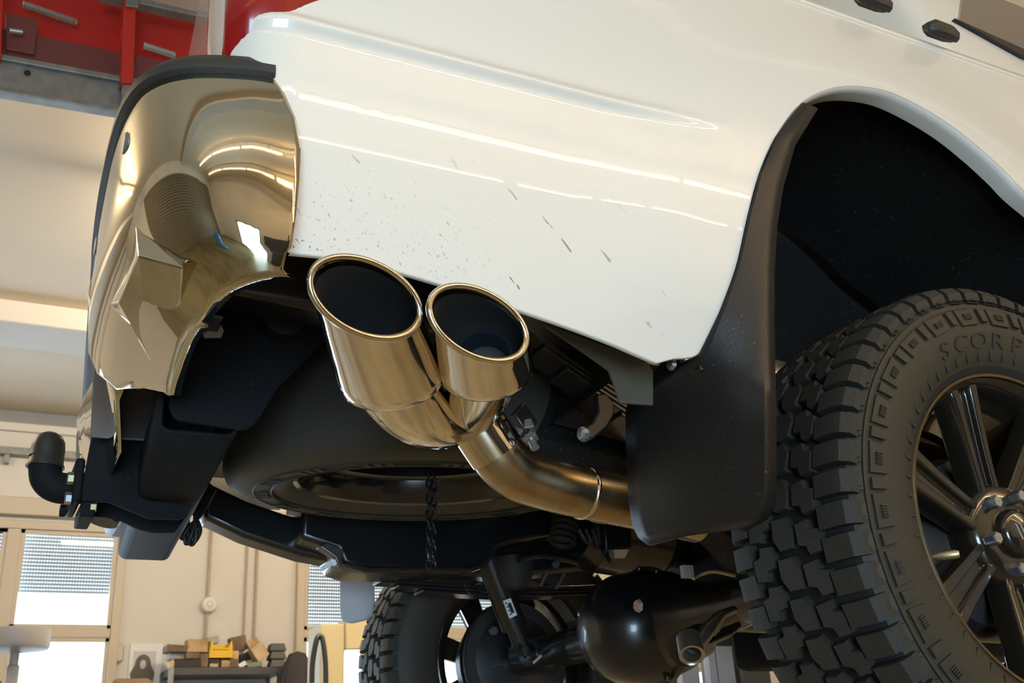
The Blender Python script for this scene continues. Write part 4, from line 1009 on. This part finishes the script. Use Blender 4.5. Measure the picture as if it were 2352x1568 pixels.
for k in range(28):
    a = 2*pi*k/28
    sidebox(mb2, a, .300, .3255, .019, .023, .1272, .1232, .0030)
    sidebox(mb2, a+.112, .304, .3255, .006, .008, .1272, .1232, .0042)
    for s in range(5): sidebox(mb2, a-.022+s*.011, .309, .318, .0010, .0010, .1300, .1288, .0016)
tag(mb.build('buttress_ribs', RUBBER2, wheel, smooth=0), kind='stuff')
tag(mb2.build('sidewall_ribs', RUBBER2, wheel, smooth=0), kind='stuff')
mb3 = MB()
for k in range(60): sidebox(mb3, 2*pi*k/60, .247, .262, .0016, .0016, .1175, .1212, .001)
tag(mb3.build('bead_ribs', RUBBER2, wheel, smooth=0), kind='stuff')
# raised lettering
def lettering(txt, a_start, step, rad, size, h, par):
    for i, chh in enumerate(txt):
        cu = bpy.data.curves.new('glyph', 'FONT'); cu.body = chh; cu.size = size; cu.extrude = .0016; cu.align_x = 'CENTER'; cu.bevel_depth = 0
        ob = bpy.data.objects.new('glyph', cu); COL.objects.link(ob)
        bpy.context.view_layer.update()
        me = bpy.data.meshes.new_from_object(ob.evaluated_get(bpy.context.evaluated_depsgraph_get()))
        bpy.data.objects.remove(ob); bpy.data.curves.remove(cu)
        ang0 = radians(a_start-i*step)
        for v in me.vertices:
            x, y, z = v.co; x *= 1.45
            ang = ang0-x/rad-(y*.25)/rad; r = rad+y-size*.35
            hh = .1215+(.1275-.1215)*max(0, min(1, (r-.261)/.035))
            v.co = CN+V((cos(ang)*r, -(hh+.0002+z), sin(ang)*r))
        o = link('tyre_letter', me, RUBBER, par, smooth=0)
        o['label'] = 'raised letter %s on the tyre' % chh
lettering('SCORPION', 118.5, 8.6, .277, .034, .127, wheel)
# rim
def rim(wheel, c, outs, simple=False):
    axv = (0, outs, 0)
    MB().lathe([(.226, .100), (.229, .104), (.222, .098), (.214, .088), (.206, .05), (.198, .0), (.196, -.06), (.205, -.085), (.222, -.10), (.228, -.106), (.224, -.108), (.200, -.09)], c, axv, 72).build('rim_barrel', ALLOY, wheel, smooth=50)
    MB().lathe([(.2255, .1005), (.2265, .106), (.2305, .107), (.2330, .104), (.2320, .100)], c, axv, 72).build('rim_lip', RIMLIP, wheel, smooth=50)
    secs = []
    for r, w_, ht in ((.050, .024, .060), (.085, .0235, .066), (.12, .025, .073), (.17, .028, .084), (.205, .031, .092), (.219, .034, .094)):
        secs.append([(r, outs*h, t_*w_) for t_, h in ((-1.15, ht-.036), (-1, ht-.004), (-.9, ht), (-.42, ht), (-.30, ht-.010), (.30, ht-.010), (.42, ht), (.9, ht), (1, ht-.004), (1.15, ht-.036))])
    first = None
    for k in range(7):
        if first is None: first = o = MB().loft(secs).build('spoke', ALLOY, wheel, smooth=30, bevel=.002)
        else: o = copy_of(first, wheel)
        o.location = c; o.rotation_euler = (0, -radians(159.5+k*360/7), 0)
    MB().lathe([(.001, .066), (.040, .067), (.066, .066), (.074, .060), (.080, .050), (.082, .02), (.001, .01)], c, axv, 64).build('hub', ALLOY, wheel, smooth=40)
    for k in range(6):
        a = radians(12+60*k); p = V(c)+V((cos(a)*.056, outs*.066, sin(a)*.056))
        hexbolt(MB(), p, axv, .0095, .018).build('lug_nut', ZINC, wheel, smooth=20)
    cap = MB().lathe([(.001, .084), (.026, .083), (.033, .079), (.036, .068), (.036, .06)], c, axv, 40).build('centre_cap', ALLOY, wheel, smooth=50)
    for k in range(3):
        pts = [(-.016+.010*k, .010), (-.012+.010*k, .010), (-.004+.010*k, -.012), (-.008+.010*k, -.012)]
        MB().prism([V(c)+V((x, outs*.0838, z)) for x, z in pts], (0, outs*.0012, 0)).build('emblem_bar', ZINC, wheel, smooth=0)
    MB().lathe([(.001, .025), (.10, .02), (.125, .01), (.135, -.02), (.135, -.10), (.15, -.105), (.15, -.112), (.001, -.112)], c, axv, 48).build('brake_drum', mat('cast_drum', (.035, .034, .033), .45, .4), wheel, smooth=40)
rim(wheel, CN, -1)
MB().lathe([(.004, 0), (.006, .01), (.006, .03), (.004, .034)], CN+V((-.195, -.085, -.045)), (.6, -.8, 0), 12).build('valve_stem', BRASSZ, wheel)
# far wheel
CF = V((0, .813, 0))
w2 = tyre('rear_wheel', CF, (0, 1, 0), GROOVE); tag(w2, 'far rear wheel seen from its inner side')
MB().lathe([(.351, -.1085), (.331, -.1215), (.296, -.1275), (.261, -.1215), (.236, -.1125), (.213, -.0955)], CF, (0, 1, 0), 96).build('sidewall', RUBBER2, w2, smooth=60)
tread_joined(w2, CF, 1, [('s', -1, 0), ('m', -.047, .35), ('c', .0, .1), ('z', .047, .7), ('s', 1, .5)])
rim(w2, CF, 1)
MB().lathe([(.001, .02), (.05, .02), (.12, .0), (.155, -.008), (.158, -.02)], CF+V((0, -.112, 0)), (0, -1, 0), 40).build('backing_plate', BLACKMT, w2)
hexbolt(MB(), aty(1131, 1449, .68), (0, -1, 0), .012, .015).build('hex_bolt', ZINC, w2)

# spare wheel slung under the bed
CS = V((-.60, -.10, .330)); SAX = V((0, sin(radians(4.5)), -cos(radians(4.5))))
SPR = [(r*1.0, h*.92) for r, h in TPROF]
spare = MB().lathe(SPR, CS, SAX, 96).build('spare_wheel', mat('spare_rubber', (.050, .046, .036), .6, bump=.15, bscale=300, spec=.35), TR, smooth=60)
tag(spare, 'spare wheel slung flat under the bed')
MB().lathe([(.226, .093), (.230, .097), (.222, .094), (.214, .082), (.204, .068), (.200, .05), (.188, .044), (.184, .0), (.150, -.03), (.08, -.04), (.001, -.04)], CS, SAX, 72).build('steel_rim', mat('black_steel_rim', (.012, .012, .013), .18, .2, coat=.6), spare, smooth=35)
for r_, w_ in ((.300, .004), (.268, .003)):
    MB().lathe([(r_-w_, .114), (r_, .1185), (r_+w_, .1145)], CS, SAX, 96).build('sidewall_ring', RUBBER2, spare, smooth=60)
mb = MB()
for k in range(14):
    for q in range(3):
        a = 2*pi*k/14+q*.07; yv = V((0, -SAX.z, SAX.y)); e = V((1, 0, 0))*cos(a)+yv*sin(a); t_ = yv*cos(a)-V((1, 0, 0))*sin(a)
        mb.obox(CS+e*.287+SAX*.1165, e*.012, t_*.006, SAX*.002)
tag(mb.build('moulded_lettering', RUBBER, spare, smooth=0), kind='stuff')
# hoist chain
mb0 = None
for s_ in (0, 1):
    pa_, pb_ = atz(978+14*s_, 1062, .25), None
    for k in range(12):
        z = .262-.0145*k; c = V((-.562+.010*s_+.0012*k, -.06+.004*k, z-.004*s_))
        ring = [c+V((.0055*cos(2*pi*q/12)*(1 if k % 2 else .15), .0055*cos(2*pi*q/12)*(.15 if k % 2 else 1), .0105*sin(2*pi*q/12))) for q in range(13)]
        MB().tube(ring, .0021, 6, cap=False).build('chain_link', BLACKMT, spare)
